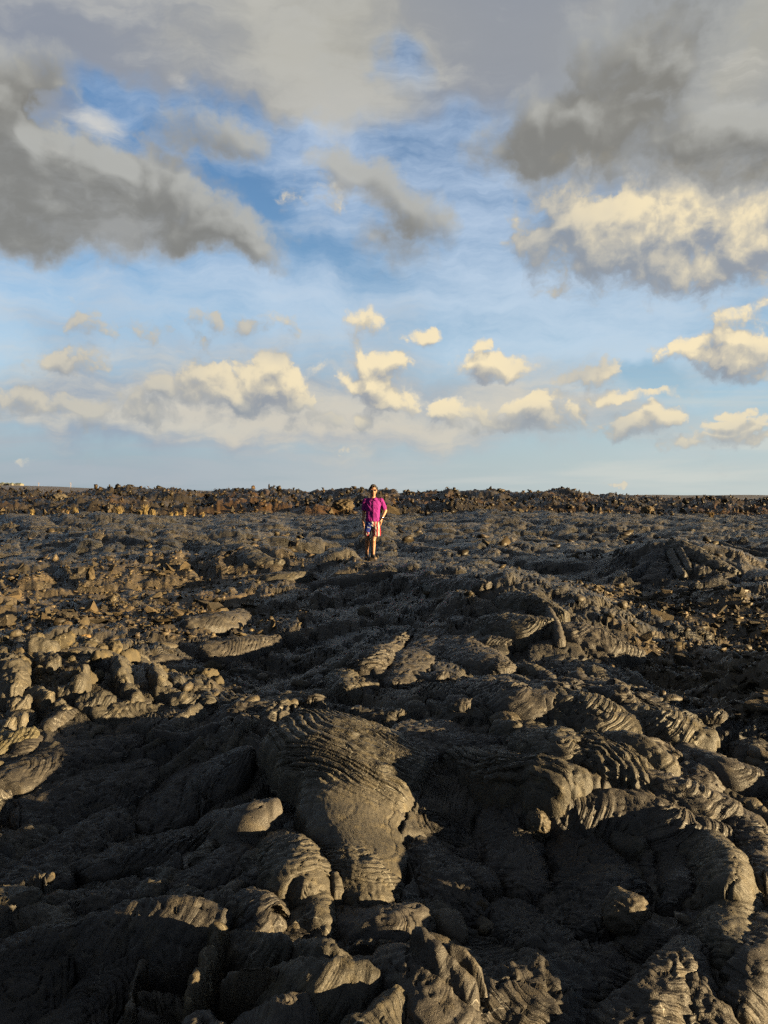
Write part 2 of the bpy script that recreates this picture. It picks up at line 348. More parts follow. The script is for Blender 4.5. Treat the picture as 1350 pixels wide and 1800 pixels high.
# ------------------------------------------------------------------ grid, finest where it is nearest
def rows():
    ys = [1.45]
    while ys[-1] < 9.75: ys.append(ys[-1]+min(max(ys[-1]**2/1250, 0.0065), .08))
    while ys[-1] < 112: ys.append(ys[-1]*1.0085)
    back = [1.45]; d = .008
    while back[-1] > -7: back.append(back[-1]-d); d *= 1.045
    return np.array(back[:0:-1]+ys)
YR = rows()
uc = np.linspace(-.58, .58, 770)
ext = [.58]; d = 1.16/770
while ext[-1] < 3.2: d *= 1.055; ext.append(ext[-1]+d)
ext = np.array(ext[1:])
UC = np.concatenate([-ext[::-1], uc, ext])
YW = np.maximum(YR, 1.9)
GX = UC[None, :]*YW[:, None]; GY = np.repeat(YR[:, None], len(UC), 1)
NR, NC = GX.shape
Z = smooth_base(GX, GY)
RB = rubble(GX, GY); TO = toes(GX, GY)
AA, AT = aa_height(GX, GY)
INAA = sstep(-.3, .4, AT)
# ------------------------------------------------------------------ lobes of the flow: overlapping domes with creases between
w1, w2_ = perlin(GX*1.9, GY*1.9, 51), perlin(GX*1.9+9, GY*1.9, 52)
w3, w4 = perlin(GX*5.5, GY*5.5, 53), perlin(GX*5.5+9, GY*5.5, 54)
w5, w6 = perlin(GX*15, GY*15, 55), perlin(GX*15+9, GY*15, 56)
kf = sstep(14, 6, GY); XW = GX+.16*w1+.032*w3*(.2+.8*kf)+.006*w5*kf; YWp = GY+.16*w2_+.032*w4*(.2+.8*kf)+.006*w6*kf
ROPE = np.zeros_like(Z); PHS = np.zeros_like(Z); AMT = np.zeros_like(Z); LT = np.zeros_like(Z)
def flow_dir(x, y):
    a = math.atan2(y-9.0, x*1.5) if y < 9 else -PI/2+.9*math.sin(x*.7+y*.31)
    return a+.5*math.sin(x*1.9+1)+.4*math.cos(y*1.3)
def rope_wave(ph, v):
    r = np.abs(np.sin(PI*ph)); return r**.75
BASE0 = Z.copy()
def add_lobe(cx_, cy_, L, Wd, th, h, sink, zb, rope=None, prof=.55, groove=.35, lt=0.0):
    R = max(L, Wd)*1.15+.12
    j0, j1 = np.searchsorted(YR, [cy_-R, cy_+R])
    if j1-j0 < 2: return
    yw = YW[j0:j1]; lo = (cx_-R)/yw; hi = (cx_+R)/yw
    i0, i1 = np.searchsorted(UC, [lo.min(), hi.max()])
    if i1-i0 < 2: return
    S = (slice(j0, j1), slice(i0, i1))
    dx_, dy_ = XW[S]-cx_, YWp[S]-cy_
    c_, s_ = math.cos(th), math.sin(th)
    u, v = (dx_*c_+dy_*s_)/L, (-dx_*s_+dy_*c_)/Wd
    u = u-.25*v*v                                   # lobes bow outwards downflow
    r2 = u*u+v*v
    m = r2 < 1
    if not m.any(): return
    dome = h*np.power(np.clip(1-r2, 0, 1), prof)
    z = .75*BASE0[S]+.25*zb-sink+dome
    rp_ = 0.0
    if rope:
        lam, amp, cv, cover = rope
        ph = (u*L+cv*v*v*Wd)/lam+.30*w3[S]+1.3*w1[S]
        msk = sstep(.05, .35, 1-r2)*sstep(-.15, .2, cover-np.abs(u+.2*w1[S]-.1))
        rp_ = amp*(np.abs(np.sin(PI*ph))**.75-.6)*msk
        rp_ = rp_+amp*.22*(np.abs(np.sin(PI*(2.6*ph+.8*w5[S])))-.5)*msk
    Zs = Z[S]; rr_ = np.sqrt(r2)
    gap_ = groove*h*np.exp(-((rr_-1.05)/.10)**2)*(rr_ > .97)      # the gap round its rim
    Zs[:] = np.maximum(Zs-gap_, np.minimum(Zs, BASE0[S]-.06-.10*min(h, .3)))
    up = m & (z > Zs); Zs[up] = z[up]; Rs = ROPE[S]; Ls = LT[S]; Ls[up] = lt
    Rs[up] = rp_[up] if rope else 0.0
    if rope: Ps = PHS[S]; As = AMT[S]; Ps[up] = ph[up]; As[up] = (amp*msk)[up]
    else: AMT[S][up] = 0
# generic lobes, far to near so that nearer sheets lie on farther ones
lobes = []
def scatter(n, y0, y1, smin, smax, pw):
    yy = y0+(y1-y0)*RNG.random(n)**pw
    for y in yy:
        x = (RNG.random()*2-1)*(0.72*y+1.4)
        s = smin+(smax-smin)*RNG.random()**2.2
        lobes.append((x, y, s))
scatter(110, .6, 6, .45, .95, .8); scatter(420, .6, 6, .16, .42, .8); scatter(420, 1.2, 6, .045, .14, .8)
scatter(170, 5.5, 13, .6, 1.3, .8); scatter(700, 5.5, 13, .2, .55, .8); scatter(420, 5.5, 13, .09, .2, .8)
scatter(520, 12, 48, 1.0, 2.8, .8); scatter(1500, 12, 48, .5, 1.1, .8); scatter(700, 12, 40, .22, .45, .8)
for ((tx, ty), rx, ry) in TOE:
    for _ in range(30): lobes.append((tx+RNG.normal()*rx*.6, ty+RNG.normal()*ry*.6, -RNG.uniform(.10, .24)))
KEEP = []      # footprints of the hand-placed lobes, filled in before this runs
# ------------------------------------------------------------------ hand-placed lobes (each its own piece of the flow)
# name, waypoints (column, row, half width px, height above the broad ground m), ropes (spacing, depth, bow, from, to), roughness, tint
T_ = [
 # the ropy slab and what runs down from it
 ('ropy_slab', [(580, 1258, 104, .06), (612, 1300, 122, .08), (622, 1370, 92, .09), (626, 1440, 74, .08), (655, 1500, 62, .06)], (.050, .019, 1.1, 0, .62, 770, 1232, .9), .15, 1.12),
 ('lava_lobe', [(748, 1296, 36, .01), (712, 1370, 28, .02), (690, 1420, 24, .02)], (.05, .008, .6, 0, .4), .8, 1.0),
 ('ropy_lobe', [(600, 1470, 40, .05), (640, 1510, 62, .10), (655, 1545, 52, .08)], (.035, .012, 1.2, .1, .8), .6, 1.05),
 ('lava_lobe', [(490, 1455, 45, .08), (525, 1500, 62, .15), (540, 1535, 48, .13)], None, .5, 1.1),
 ('lava_toe', [(545, 1545, 38, .08), (560, 1590, 34, .10), (568, 1622, 24, .07)], None, .5, 1.05),
 ('lava_toe', [(590, 1530, 16, .08), (592, 1556, 15, .07)], None, .4, 1.05),
 ('lava_lobe', [(440, 1555, 42, .08), (465, 1585, 52, .14), (480, 1615, 40, .10)], (.05, .006, .6, .2, .8), .6, .9),
 ('lava_lobe', [(600, 1600, 50, .03), (680, 1592, 62, .12), (735, 1585, 40, .10)], (.045, .012, .8, .1, .7), .6, .95),
 # plates and knobs left of the slab, in shade
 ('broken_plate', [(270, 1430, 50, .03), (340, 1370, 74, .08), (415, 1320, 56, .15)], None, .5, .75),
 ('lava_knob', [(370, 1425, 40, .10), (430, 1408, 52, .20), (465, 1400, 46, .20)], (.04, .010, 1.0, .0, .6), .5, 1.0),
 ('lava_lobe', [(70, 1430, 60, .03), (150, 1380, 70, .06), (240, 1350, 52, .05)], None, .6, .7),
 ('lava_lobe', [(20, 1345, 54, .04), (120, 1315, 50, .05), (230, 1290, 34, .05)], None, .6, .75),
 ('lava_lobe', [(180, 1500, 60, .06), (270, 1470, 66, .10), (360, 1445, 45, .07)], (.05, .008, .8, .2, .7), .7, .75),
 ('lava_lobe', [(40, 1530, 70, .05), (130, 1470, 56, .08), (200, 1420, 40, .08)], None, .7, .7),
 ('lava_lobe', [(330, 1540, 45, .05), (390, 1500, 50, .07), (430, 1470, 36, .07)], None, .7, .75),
 ('lava_knob', [(5, 1560, 45, .10), (50, 1556, 32, .10)], None, .5, 1.1),
 # whaleback and the broken shell at the bottom left
 ('whaleback_lobe', [(120, 1630, 34, .06), (220, 1598, 50, .12), (310, 1590, 58, .16), (385, 1600, 38, .12)], None, .6, .95),
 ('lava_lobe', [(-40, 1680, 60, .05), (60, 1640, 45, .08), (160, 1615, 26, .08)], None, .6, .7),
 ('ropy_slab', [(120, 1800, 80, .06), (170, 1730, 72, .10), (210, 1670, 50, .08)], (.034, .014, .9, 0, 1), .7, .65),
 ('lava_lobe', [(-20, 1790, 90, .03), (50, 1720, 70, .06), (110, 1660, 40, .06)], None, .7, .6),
 ('shell_rim', [(225, 1770, 10, .17), (235, 1720, 9, .17), (250, 1690, 8, .16)], None, 1.6, .95),
 ('shell_rim', [(330, 1740, 14, .18), (345, 1700, 15, .20), (372, 1650, 16, .20), (385, 1625, 12, .18)], None, 1.8, 1.2),
 ('shell_rim', [(395, 1716, 12, .15), (425, 1694, 13, .17), (462, 1690, 11, .16), (485, 1700, 9, .13)], (.03, .008, .3, 0, 1), 1.2, .95),
 ('lava_lobe', [(330, 1800, 26, .16), (350, 1770, 30, .16), (385, 1790, 26, .15)], None, .8, 1.0),
 ('lava_lobe', [(420, 1640, 50, .12), (480, 1638, 40, .16), (500, 1640, 24, .15)], None, .9, 1.05),
 ('lava_lobe', [(520, 1650, 34, .10), (570, 1655, 34, .14), (615, 1665, 20, .12)], None, 1.2, 1.05),
 ('whaleback_lobe', [(470, 1700, 42, .10), (560, 1690, 52, .16), (640, 1700, 44, .14)], None, .6, 1.05),
 ('lava_lobe', [(430, 1790, 60, .12), (500, 1760, 56, .16), (560, 1740, 36, .12)], None, .6, 1.0),
 ('whaleback_lobe', [(560, 1850, 110, .16), (640, 1790, 80, .20), (690, 1740, 44, .18)], None, .6, 1.1),
 # middle bottom: smooth back with a lifted crust strip
 ('whaleback_lobe', [(690, 1650, 50, .08), (740, 1720, 78, .16), (800, 1790, 92, .16), (860, 1840, 80, .12)], None, .5, 1.0),
 ('crust_strip', [(730, 1625, 16, .19), (770, 1660, 28, .20), (830, 1720, 26, .17)], None, .9, 1.0),
 ('lava_toe', [(790, 1650, 10, .19), (820, 1670, 13, .19), (845, 1705, 11, .16), (855, 1725, 14, .13)], None, .6, .9),
 # shaded bowl on the right
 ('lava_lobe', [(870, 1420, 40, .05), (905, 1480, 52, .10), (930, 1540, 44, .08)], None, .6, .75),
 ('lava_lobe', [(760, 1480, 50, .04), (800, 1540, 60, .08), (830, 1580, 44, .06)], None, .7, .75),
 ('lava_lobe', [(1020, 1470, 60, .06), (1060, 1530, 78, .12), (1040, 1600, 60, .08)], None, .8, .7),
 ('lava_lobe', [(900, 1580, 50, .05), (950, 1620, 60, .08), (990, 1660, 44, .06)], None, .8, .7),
 ('ropy_slab', [(1060, 1660, 70, .05), (980, 1700, 90, .10), (900, 1760, 100, .10), (840, 1830, 80, .06)], (.05, .008, .9, 0, 1), .8, .8),
 ('whaleback_lobe', [(1210, 1640, 40, .06), (1170, 1690, 62, .14), (1120, 1760, 84, .14), (1080, 1830, 80, .10)], (.045, .009, 1.0, .3, 1), .7, .95),
 ('ropy_slab', [(1250, 1830, 90, .06), (1220, 1740, 60, .10), (1215, 1680, 36, .08)], (.036, .010, .6, 0, 1), .8, .95),
 # right rim
 ('lava_lobe', [(1230, 1430, 40, .08), (1265, 1480, 52, .16), (1275, 1530, 44, .16)], None, .5, 1.05),
 ('lava_lobe', [(1300, 1420, 46, .08), (1330, 1470, 44, .12), (1350, 1520, 40, .10)], (.05, .010, .8, .2, .9), .6, 1.0),
 ('lava_lobe', [(1300, 1540, 40, .06), (1275, 1600, 52, .10), (1290, 1650, 42, .08)], None, .5, 1.05),
 ('lava_lobe', [(1350, 1600, 50, .05), (1325, 1670, 50, .09), (1300, 1730, 40, .08)], None, .5, 1.0),
 ('lava_lobe', [(1180, 1480, 34, .05), (1195, 1530, 36, .10), (1180, 1570, 26, .07)], (.03, .008, .8, 0, 1), .6, .8),
 # ropes right of the slab
 ('ropy_slab', [(820, 1310, 46, .06), (900, 1325, 62, .12), (970, 1335, 66, .16), (1010, 1340, 48, .15)], (.052, .018, 1.0, 0, .85, 1010, 1270, .8), .5, 1.05),
 ('ropy_slab', [(1050, 1290, 60, .08), (1090, 1320, 66, .12), (1120, 1350, 46, .10)], (.046, .014, .8, 0, 1, 1000, 1400, .8), .6, 1.05),
 ('lava_toe', [(1020, 1362, 20, .12), (1045, 1364, 17, .12)], None, .4, 1.0),
 ('whaleback_lobe', [(900, 1402, 30, .05), (990, 1400, 38, .10), (1110, 1408, 42, .11), (1200, 1424, 30, .08)], (.04, .009, .5, .0, .6), .6, 1.0),
 ('lava_lobe', [(930, 1270, 60, .08), (985, 1290, 50, .12), (1015, 1310, 34, .10)], None, .5, 1.05),
 ('lava_toe', [(880, 1262, 24, .10), (905, 1265, 22, .12)], None, .4, 1.05),
 ('lava_lobe', [(740, 1270, 60, .04), (810, 1290, 56, .06), (870, 1290, 30, .06)], None, .6, .95),
 ('lava_lobe', [(1130, 1400, 44, .08), (1190, 1430, 56, .12), (1260, 1440, 40, .12)], (.05, .010, .8, .3, 1), .6, 1.0),
 ('ropy_slab', [(1140, 1350, 48, .08), (1210, 1375, 54, .12), (1275, 1400, 44, .12)], (.05, .012, .8, .1, .9), .6, 1.0),
 ('lava_lobe', [(1080, 1280, 34, .08), (1140, 1300, 28, .12), (1180, 1330, 24, .10)], None, .5, 1.05),
 ('lava_lobe', [(1130, 1240, 50, .10), (1190, 1255, 46, .14), (1240, 1275, 34, .12)], (.05, .008, .6, 0, .8), .6, 1.05),
 ('lava_lobe', [(1000, 1220, 54, .08), (1060, 1240, 60, .12), (1110, 1260, 40, .10)], (.05, .008, .6, 0, .8), .6, 1.05),
 ('lava_lobe', [(1220, 1310, 44, .08), (1280, 1330, 40, .12), (1340, 1350, 34, .10)], None, .6, .95),
 # the central ropy tongue and lobes behind the slab
 ('ropy_slab', [(712, 1106, 20, .06), (682, 1128, 30, .10), (660, 1148, 30, .10), (625, 1160, 22, .07)], (.070, .022, .9, 0, 1, 560, 1120, .8), .5, 1.0),
 ('lava_lobe', [(760, 1110, 34, .06), (720, 1150, 36, .06), (700, 1190, 26, .06)], None, .6, .85),
 ('lava_lobe', [(800, 1120, 44, .08), (840, 1140, 50, .12), (880, 1160, 34, .10)], None, .6, .95),
 ('lava_lobe', [(840, 1190, 50, .08), (900, 1205, 46, .12), (960, 1215, 34, .10)], (.06, .010, .6, .2, .8), .6, 1.0),
 ('ropy_slab', [(870, 1080, 44, .08), (915, 1085, 46, .14), (955, 1085, 34, .14)], (.07, .018, 1.0, .1, 1), .7, 1.05),
 ('lava_toe', [(965, 1065, 9, .14), (978, 1090, 11, .14), (985, 1118, 10, .10)], None, .5, 1.0),
 ('lava_lobe', [(900, 1040, 34, .10), (950, 1050, 26, .14), (985, 1070, 18, .12)], (.07, .014, .8, 0, 1), .7, 1.05),
 ('lava_lobe', [(1010, 1100, 40, .10), (1070, 1115, 34, .14), (1120, 1140, 24, .10)], (.07, .012, .8, .2, 1), .7, 1.0),
 ('lava_lobe', [(470, 1228, 34, .04), (530, 1214, 30, .05), (580, 1212, 18, .04)], None, .8, 1.1),
 ('lava_lobe', [(340, 1085, 30, .12), (390, 1075, 34, .16), (425, 1070, 22, .14)], None, .6, .95),
 ('lava_lobe', [(380, 1130, 40, .10), (430, 1120, 30, .14), (480, 1115, 22, .10)], None, .6, .85),
 # knobbly toes at the left edge
 ('lava_knob', [(-10, 1150, 33, 0.15), (20, 1165, 32, 0.18), (20, 1200, 22, 0.14)], None, 1.6, 1.25),
 ('lava_toe', [(35, 1150, 14, 0.13), (45, 1165, 12, 0.11)], None, 1.6, 1.25),
 ('lava_toe', [(110, 1205, 16, 0.08), (140, 1185, 13, 0.15), (152, 1168, 9, 0.17)], None, 1.6, 1.25),
 ('lava_toe', [(190, 1140, 17, 0.11), (215, 1160, 17, 0.13), (212, 1190, 12, 0.10)], None, 1.6, 1.25),
 ('lava_toe', [(60, 1205, 17, 0.08), (85, 1210, 14, 0.10)], None, 1.6, 1.25),
 ('lava_toe', [(150, 1225, 23, 0.07), (190, 1218, 20, 0.10)], None, 1.6, 1.25),
 ('lava_toe', [(180, 1240, 24, 0.06), (215, 1238, 19, 0.08)], None, 1.6, 1.25),
 ('lava_toe', [(25, 1225, 16, 0.08), (45, 1222, 12, 0.10)], None, 1.6, 1.25),
 ('lava_toe', [(10, 1262, 19, 0.08), (42, 1250, 14, 0.10)], None, 1.6, 1.25),
 ('lava_toe', [(105, 1230, 10, 0.07), (115, 1238, 9, 0.07)], None, 1.6, 1.25),
 ('lava_toe', [(245, 1150, 16, 0.10), (275, 1168, 16, 0.13), (290, 1195, 13, 0.08)], None, 1.6, 1.25),
 ('lava_toe', [(225, 1200, 14, 0.08), (240, 1210, 12, 0.10), (235, 1232, 9, 0.07)], None, 1.6, 1.25),
 ('lava_toe', [(285, 1205, 16, 0.08), (310, 1212, 12, 0.07)], None, 1.6, 1.25),
 ('lava_toe', [(310, 1220, 17, 0.07), (345, 1222, 14, 0.08)], None, 1.6, 1.25),
 ('lava_toe', [(60, 1115, 19, 0.10), (90, 1122, 16, 0.11)], None, 1.6, 1.25),
 ('lava_toe', [(140, 1118, 17, 0.10), (165, 1120, 14, 0.11)], None, 1.6, 1.25),
 ('lava_toe', [(75, 1145, 16, 0.10), (95, 1150, 14, 0.11)], None, 1.6, 1.25),
 ('lava_toe', [(0, 1290, 40, .08), (50, 1278, 26, .08)], None, 1.0, 1.4),
 # mound on the right and the log-like ridge beside it
 ('ropy_slab', [(1185, 948, 16, .10), (1225, 965, 24, .16), (1262, 985, 24, .18), (1290, 1000, 14, .12)], (.16, .03, .6, 0, 1), .8, 1.15),
 ('lava_toe', [(1195, 962, 9, .18), (1205, 980, 9, .16), (1212, 998, 7, .12)], None, .7, 1.1),
 ('lava_toe', [(1178, 965, 8, .16), (1188, 985, 9, .14), (1200, 1005, 8, .12)], None, .7, 1.1),
 ('ropy_slab', [(1160, 985, 18, .14), (1150, 1005, 22, .12), (1130, 1015, 18, .08)], (.13, .03, .8, 0, 1), .8, .95),
 ('lava_lobe', [(1268, 952, 6, .14), (1300, 962, 9, .16), (1345, 972, 9, .14), (1390, 978, 8, .12)], None, .7, 1.15),
 ('lava_lobe', [(1190, 930, 12, .10), (1215, 930, 9, .12)], None, .7, 1.1),
 # mid-left swells
 ('lava_lobe', [(330, 945, 22, .10), (365, 955, 24, .14), (400, 965, 16, .10)], (.2, .03, .6, 0, 1), .8, 1.05),
 ('lava_lobe', [(400, 955, 20, .10), (440, 968, 24, .14), (490, 982, 14, .10)], None, .8, 1.05),
 ('ropy_slab', [(30, 905, 26, .10), (60, 915, 28, .14), (90, 925, 16, .10)], (.25, .04, 1.0, 0, 1), .8, 1.0),
 ('lava_lobe', [(450, 1010, 26, .08), (500, 1005, 22, .12), (540, 1003, 12, .08)], None, .8, 1.05),
 ('lava_lobe', [(560, 1020, 20, .08), (620, 1008, 22, .10), (680, 1000, 14, .08)], None, .8, 1.0),
 ('ropy_slab', [(760, 1010, 22, .10), (800, 1015, 26, .14), (850, 1020, 18, .12)], (.12, .025, .9, 0, 1), .8, 1.0),
 ('lava_lobe', [(880, 960, 14, .10), (915, 968, 14, .12), (940, 975, 9, .10)], None, .8, 1.05),
 ('lava_lobe', [(930, 945, 12, .08), (975, 950, 10, .10), (1000, 952, 6, .08)], None, .8, 1.1),
 ('lava_lobe', [(720, 955, 20, .08), (760, 962, 18, .10), (800, 970, 12, .08)], (.2, .03, .6, 0, 1), .8, 1.0),
]
TW = []; PLANAR = (1, 45, 46)
for (nm, wp, rp, rg, tint) in T_:
    pts = []
    for (px, py, wpx, h) in wp:
        x, y, z = at(px, py, h); pts.append((x, y, z, max(wpx/F*y, .012), h))
    TW.append((nm, np.array(pts), rp, rg, tint))
    for q in np.linspace(0, 1, 9):
        v = [np.interp(q*(len(pts)-1), np.arange(len(pts)), np.array(pts)[:, k]) for k in range(5)]
        KEEP.append((v[0], v[1], v[3], v[2], v[4], len(TW) in PLANAR))
KEEP = np.array(KEEP)
# generic lobes now, leaving the hand-placed ones room
lobes.sort(key=lambda t: -t[1]-1.2*abs(t[2]))
rb_of = rubble(np.array([l[0] for l in lobes]), np.array([l[1] for l in lobes]))
zb_of = smooth_base(np.array([l[0] for l in lobes]), np.array([l[1] for l in lobes]))
for k, (x, y, s) in enumerate(lobes):
    knob = s < 0; s = abs(s)
    if rb_of[k] > .45 and RNG.random() < .9: continue
    d = np.hypot(KEEP[:, 0]-x, KEEP[:, 1]-y)/KEEP[:, 2]
    if ((np.hypot(KEEP[:, 0]-x, KEEP[:, 1]-y)-KEEP[:, 2]*.9)/s).min() < .45 and y < 14: continue
    th = flow_dir(x, y)+RNG.normal()*.5
    asp = RNG.uniform(1.1, 2.6); Wd = s/math.sqrt(asp); L = s*math.sqrt(asp)
    h = min(float(np.interp(y, [3, 6, 10, 16, 40], [.62, .48, .40, .34, .32]))*Wd, .30)*RNG.uniform(.6, 1.2)
    if knob: h = Wd*RNG.uniform(.45, .7)
    rope = None
    if s > .14 and RNG.random() < .72 and not knob:
        lam = (.034+.042*RNG.random()**1.5)*(1 if y < 9 else 1+.10*(y-9))
        rope = (lam, lam*float(np.interp(y, [3, 8, 16, 30], [.42, .36, .22, .16])), RNG.uniform(.5, 1.9), RNG.uniform(.3, 1.2))
    add_lobe(x, y, L, Wd, th, h, h*RNG.uniform(.25, .5), zb_of[k], rope, RNG.uniform(.72, 1.0) if not knob else .95, .40, RNG.normal())
# take away slivers thinner than the crust could stand
def shift(a, j, i): return np.roll(np.roll(a, j, 0), i, 1)
for (nj, ni) in ((2, 2),):
    e = Z.copy()
    for k in range(1, nj+1): e = np.minimum(e, np.minimum(shift(Z, k, 0), shift(Z, -k, 0)))
    e2 = e.copy()
    for k in range(1, ni+1): e2 = np.minimum(e2, np.minimum(shift(e, 0, k), shift(e, 0, -k)))
    o1 = e2.copy()
    for k in range(1, nj+1): o1 = np.maximum(o1, np.maximum(shift(e2, k, 0), shift(e2, -k, 0)))
    o2 = o1.copy()
    for k in range(1, ni+1): o2 = np.maximum(o2, np.maximum(shift(o1, 0, k), shift(o1, 0, -k)))
    Z = np.minimum(Z, o2+.004)
def slope_damp():
    gx = np.gradient(Z, axis=1)/np.maximum(np.gradient(GX, axis=1), 1e-4); gy = np.gradient(Z, axis=0)/np.maximum(np.gradient(GY, axis=0), 1e-4)
    return 1/(1+(gx*gx+gy*gy)/.9)
DAMP = slope_damp(); Z = Z+ROPE*DAMP
# ------------------------------------------------------------------ ropes lying in patches over the whole crust
SCL = np.maximum(1, 1+.09*(GY-8))
rx_, ry_ = GX/SCL, GY/SCL
rw, rv = perlin(rx_*.9+3, ry_*.9, 301), perlin(rx_*.9, ry_*.9+7, 302)
ang = 2.6*perlin(rx_*.55+1, ry_*.55, 305)-.6
lin_ = rx_*np.cos(ang)+ry_*np.sin(ang)
ph = (lin_+.16*rw+.5*rv*rv+.03*w3)/.055
patch = sstep(-.10, .30, perlin(rx_*1.15, ry_*1.15+4, 303))*(1-RB)*(1-TO)
Z += .016*np.interp(GY, [3, 8, 16, 40], [1, 1.1, 1.1, 1.2])*(np.abs(np.sin(PI*ph))**.75-.6)*patch*(AT < 0)*DAMP*(ROPE == 0)
fr_ = (AMT <= .0004) & (AT < 0); PHS = np.where(fr_, ph, PHS); AMT = np.where(fr_, .010*np.interp(GY, [3, 8, 16, 40], [1, 1.3, 2, 3])*(patch*.8+.15)*(1-RB), AMT)
# the hand-placed lobes press into the field
for (x, y, w, zc, h, pl_) in KEEP:
    R = w*1.7; j0, j1 = np.searchsorted(YR, [y-R, y+R])
    if j1-j0 < 1: continue
    yw = YW[j0:j1]; i0, i1 = np.searchsorted(UC, [((x-R)/yw).min(), ((x+R)/yw).max()])
    S = (slice(j0, j1), slice(i0, i1)); r2 = ((GX[S]-x)**2+(GY[S]-y)**2)/R**2
    Zs = Z[S]; lim = BASE0[S]+.25*h-.05+.30*np.clip(r2-.30, 0, 1)
    if pl_: lim = np.minimum(lim, zc-.17+.5*np.clip(r2-.30, 0, 2))
    Zs[:] = np.where(r2 < 1, np.minimum(Zs, lim), Zs)
# ------------------------------------------------------------------ fine relief
near = sstep(16, 5, GY)
crk = np.abs(perlin(GX*1.5+.4*w1, GY*1.5+.4*w2_, 61))+.006
crk = np.minimum(crk, np.abs(perlin(GX*2.9+.3*w2_, GY*2.9+.3*w1, 62))*1.5+.004)
Z -= .085*np.exp(-(crk/.018)**2)*sstep(20, 8, GY)*(1-RB)          # cracks across the crust
Z += .010*fbm(GX*9, GY*9, 3, 71)*(.15+near) + .0035*fbm(GX*38, GY*38, 2, 81)*near
Z += RB*(.045*fbm(GX*3.2, GY*3.2, 4, 91)+.02*ridged(GX*6, GY*6, 2, 95)-.02)
Z += TO*(.03*fbm(GX*7, GY*7, 3, 97))
Z += sstep(9, 30, GY)*.045*(ridged(GX*.9, GY*.9, 4, 101)-1.2)*(1-RB)
Z = np.where(AT > -.3, Z+np.where(INAA > 0, np.maximum(AA, 0)*INAA, 0)+INAA*np.minimum(AA, 0)*.4, Z)
kp = np.exp(-(((GX-PERSON[0])/.75)**2+((GY-PERSON[1]+.1)/.8)**2)**2); Z = Z*(1-kp)+(PZ+.35*(Z-PZ)*.3)*kp
lim = EYE-(EYE-PZ)*GY/PERSON[1]-.04                               # nothing stands between the viewer and the boots
col_ = np.exp(-((GX/np.maximum(GY, 1)-PERSON[0]/PERSON[1])/.022)**4)*(GY > 9)*(GY < PERSON[1]-.3); Z = np.where(Z > lim, Z+(lim-Z)*col_, Z)
edgefall = sstep(95, 112, GY); Z = Z*(1-edgefall)-1.5*edgefall
def ground_z(x, y):
    j = int(np.clip(np.searchsorted(YR, y), 1, NR-1)); i = int(np.clip(np.searchsorted(UC, x/YW[j]), 1, NC-1))
    return float(max(Z[j, i], Z[j-1, i], Z[j, i-1], Z[j-1, i-1]))
def ground_zmin(x, y):
    j = int(np.clip(np.searchsorted(YR, y), 1, NR-1)); i = int(np.clip(np.searchsorted(UC, x/YW[j]), 1, NC-1))
    return float(min(Z[j, i], Z[j-1, i], Z[j, i-1], Z[j-1, i-1]))

def ground_v(x, y, lo=True):
    x, y = np.asarray(x), np.asarray(y)
    j = np.clip(np.searchsorted(YR, y), 1, NR-1); i = np.clip(np.searchsorted(UC, x/YW[j]), 1, NC-1)
    q = np.stack([Z[j, i], Z[j-1, i], Z[j, i-1], Z[j-1, i-1]]); return q.min(0) if lo else q.max(0)
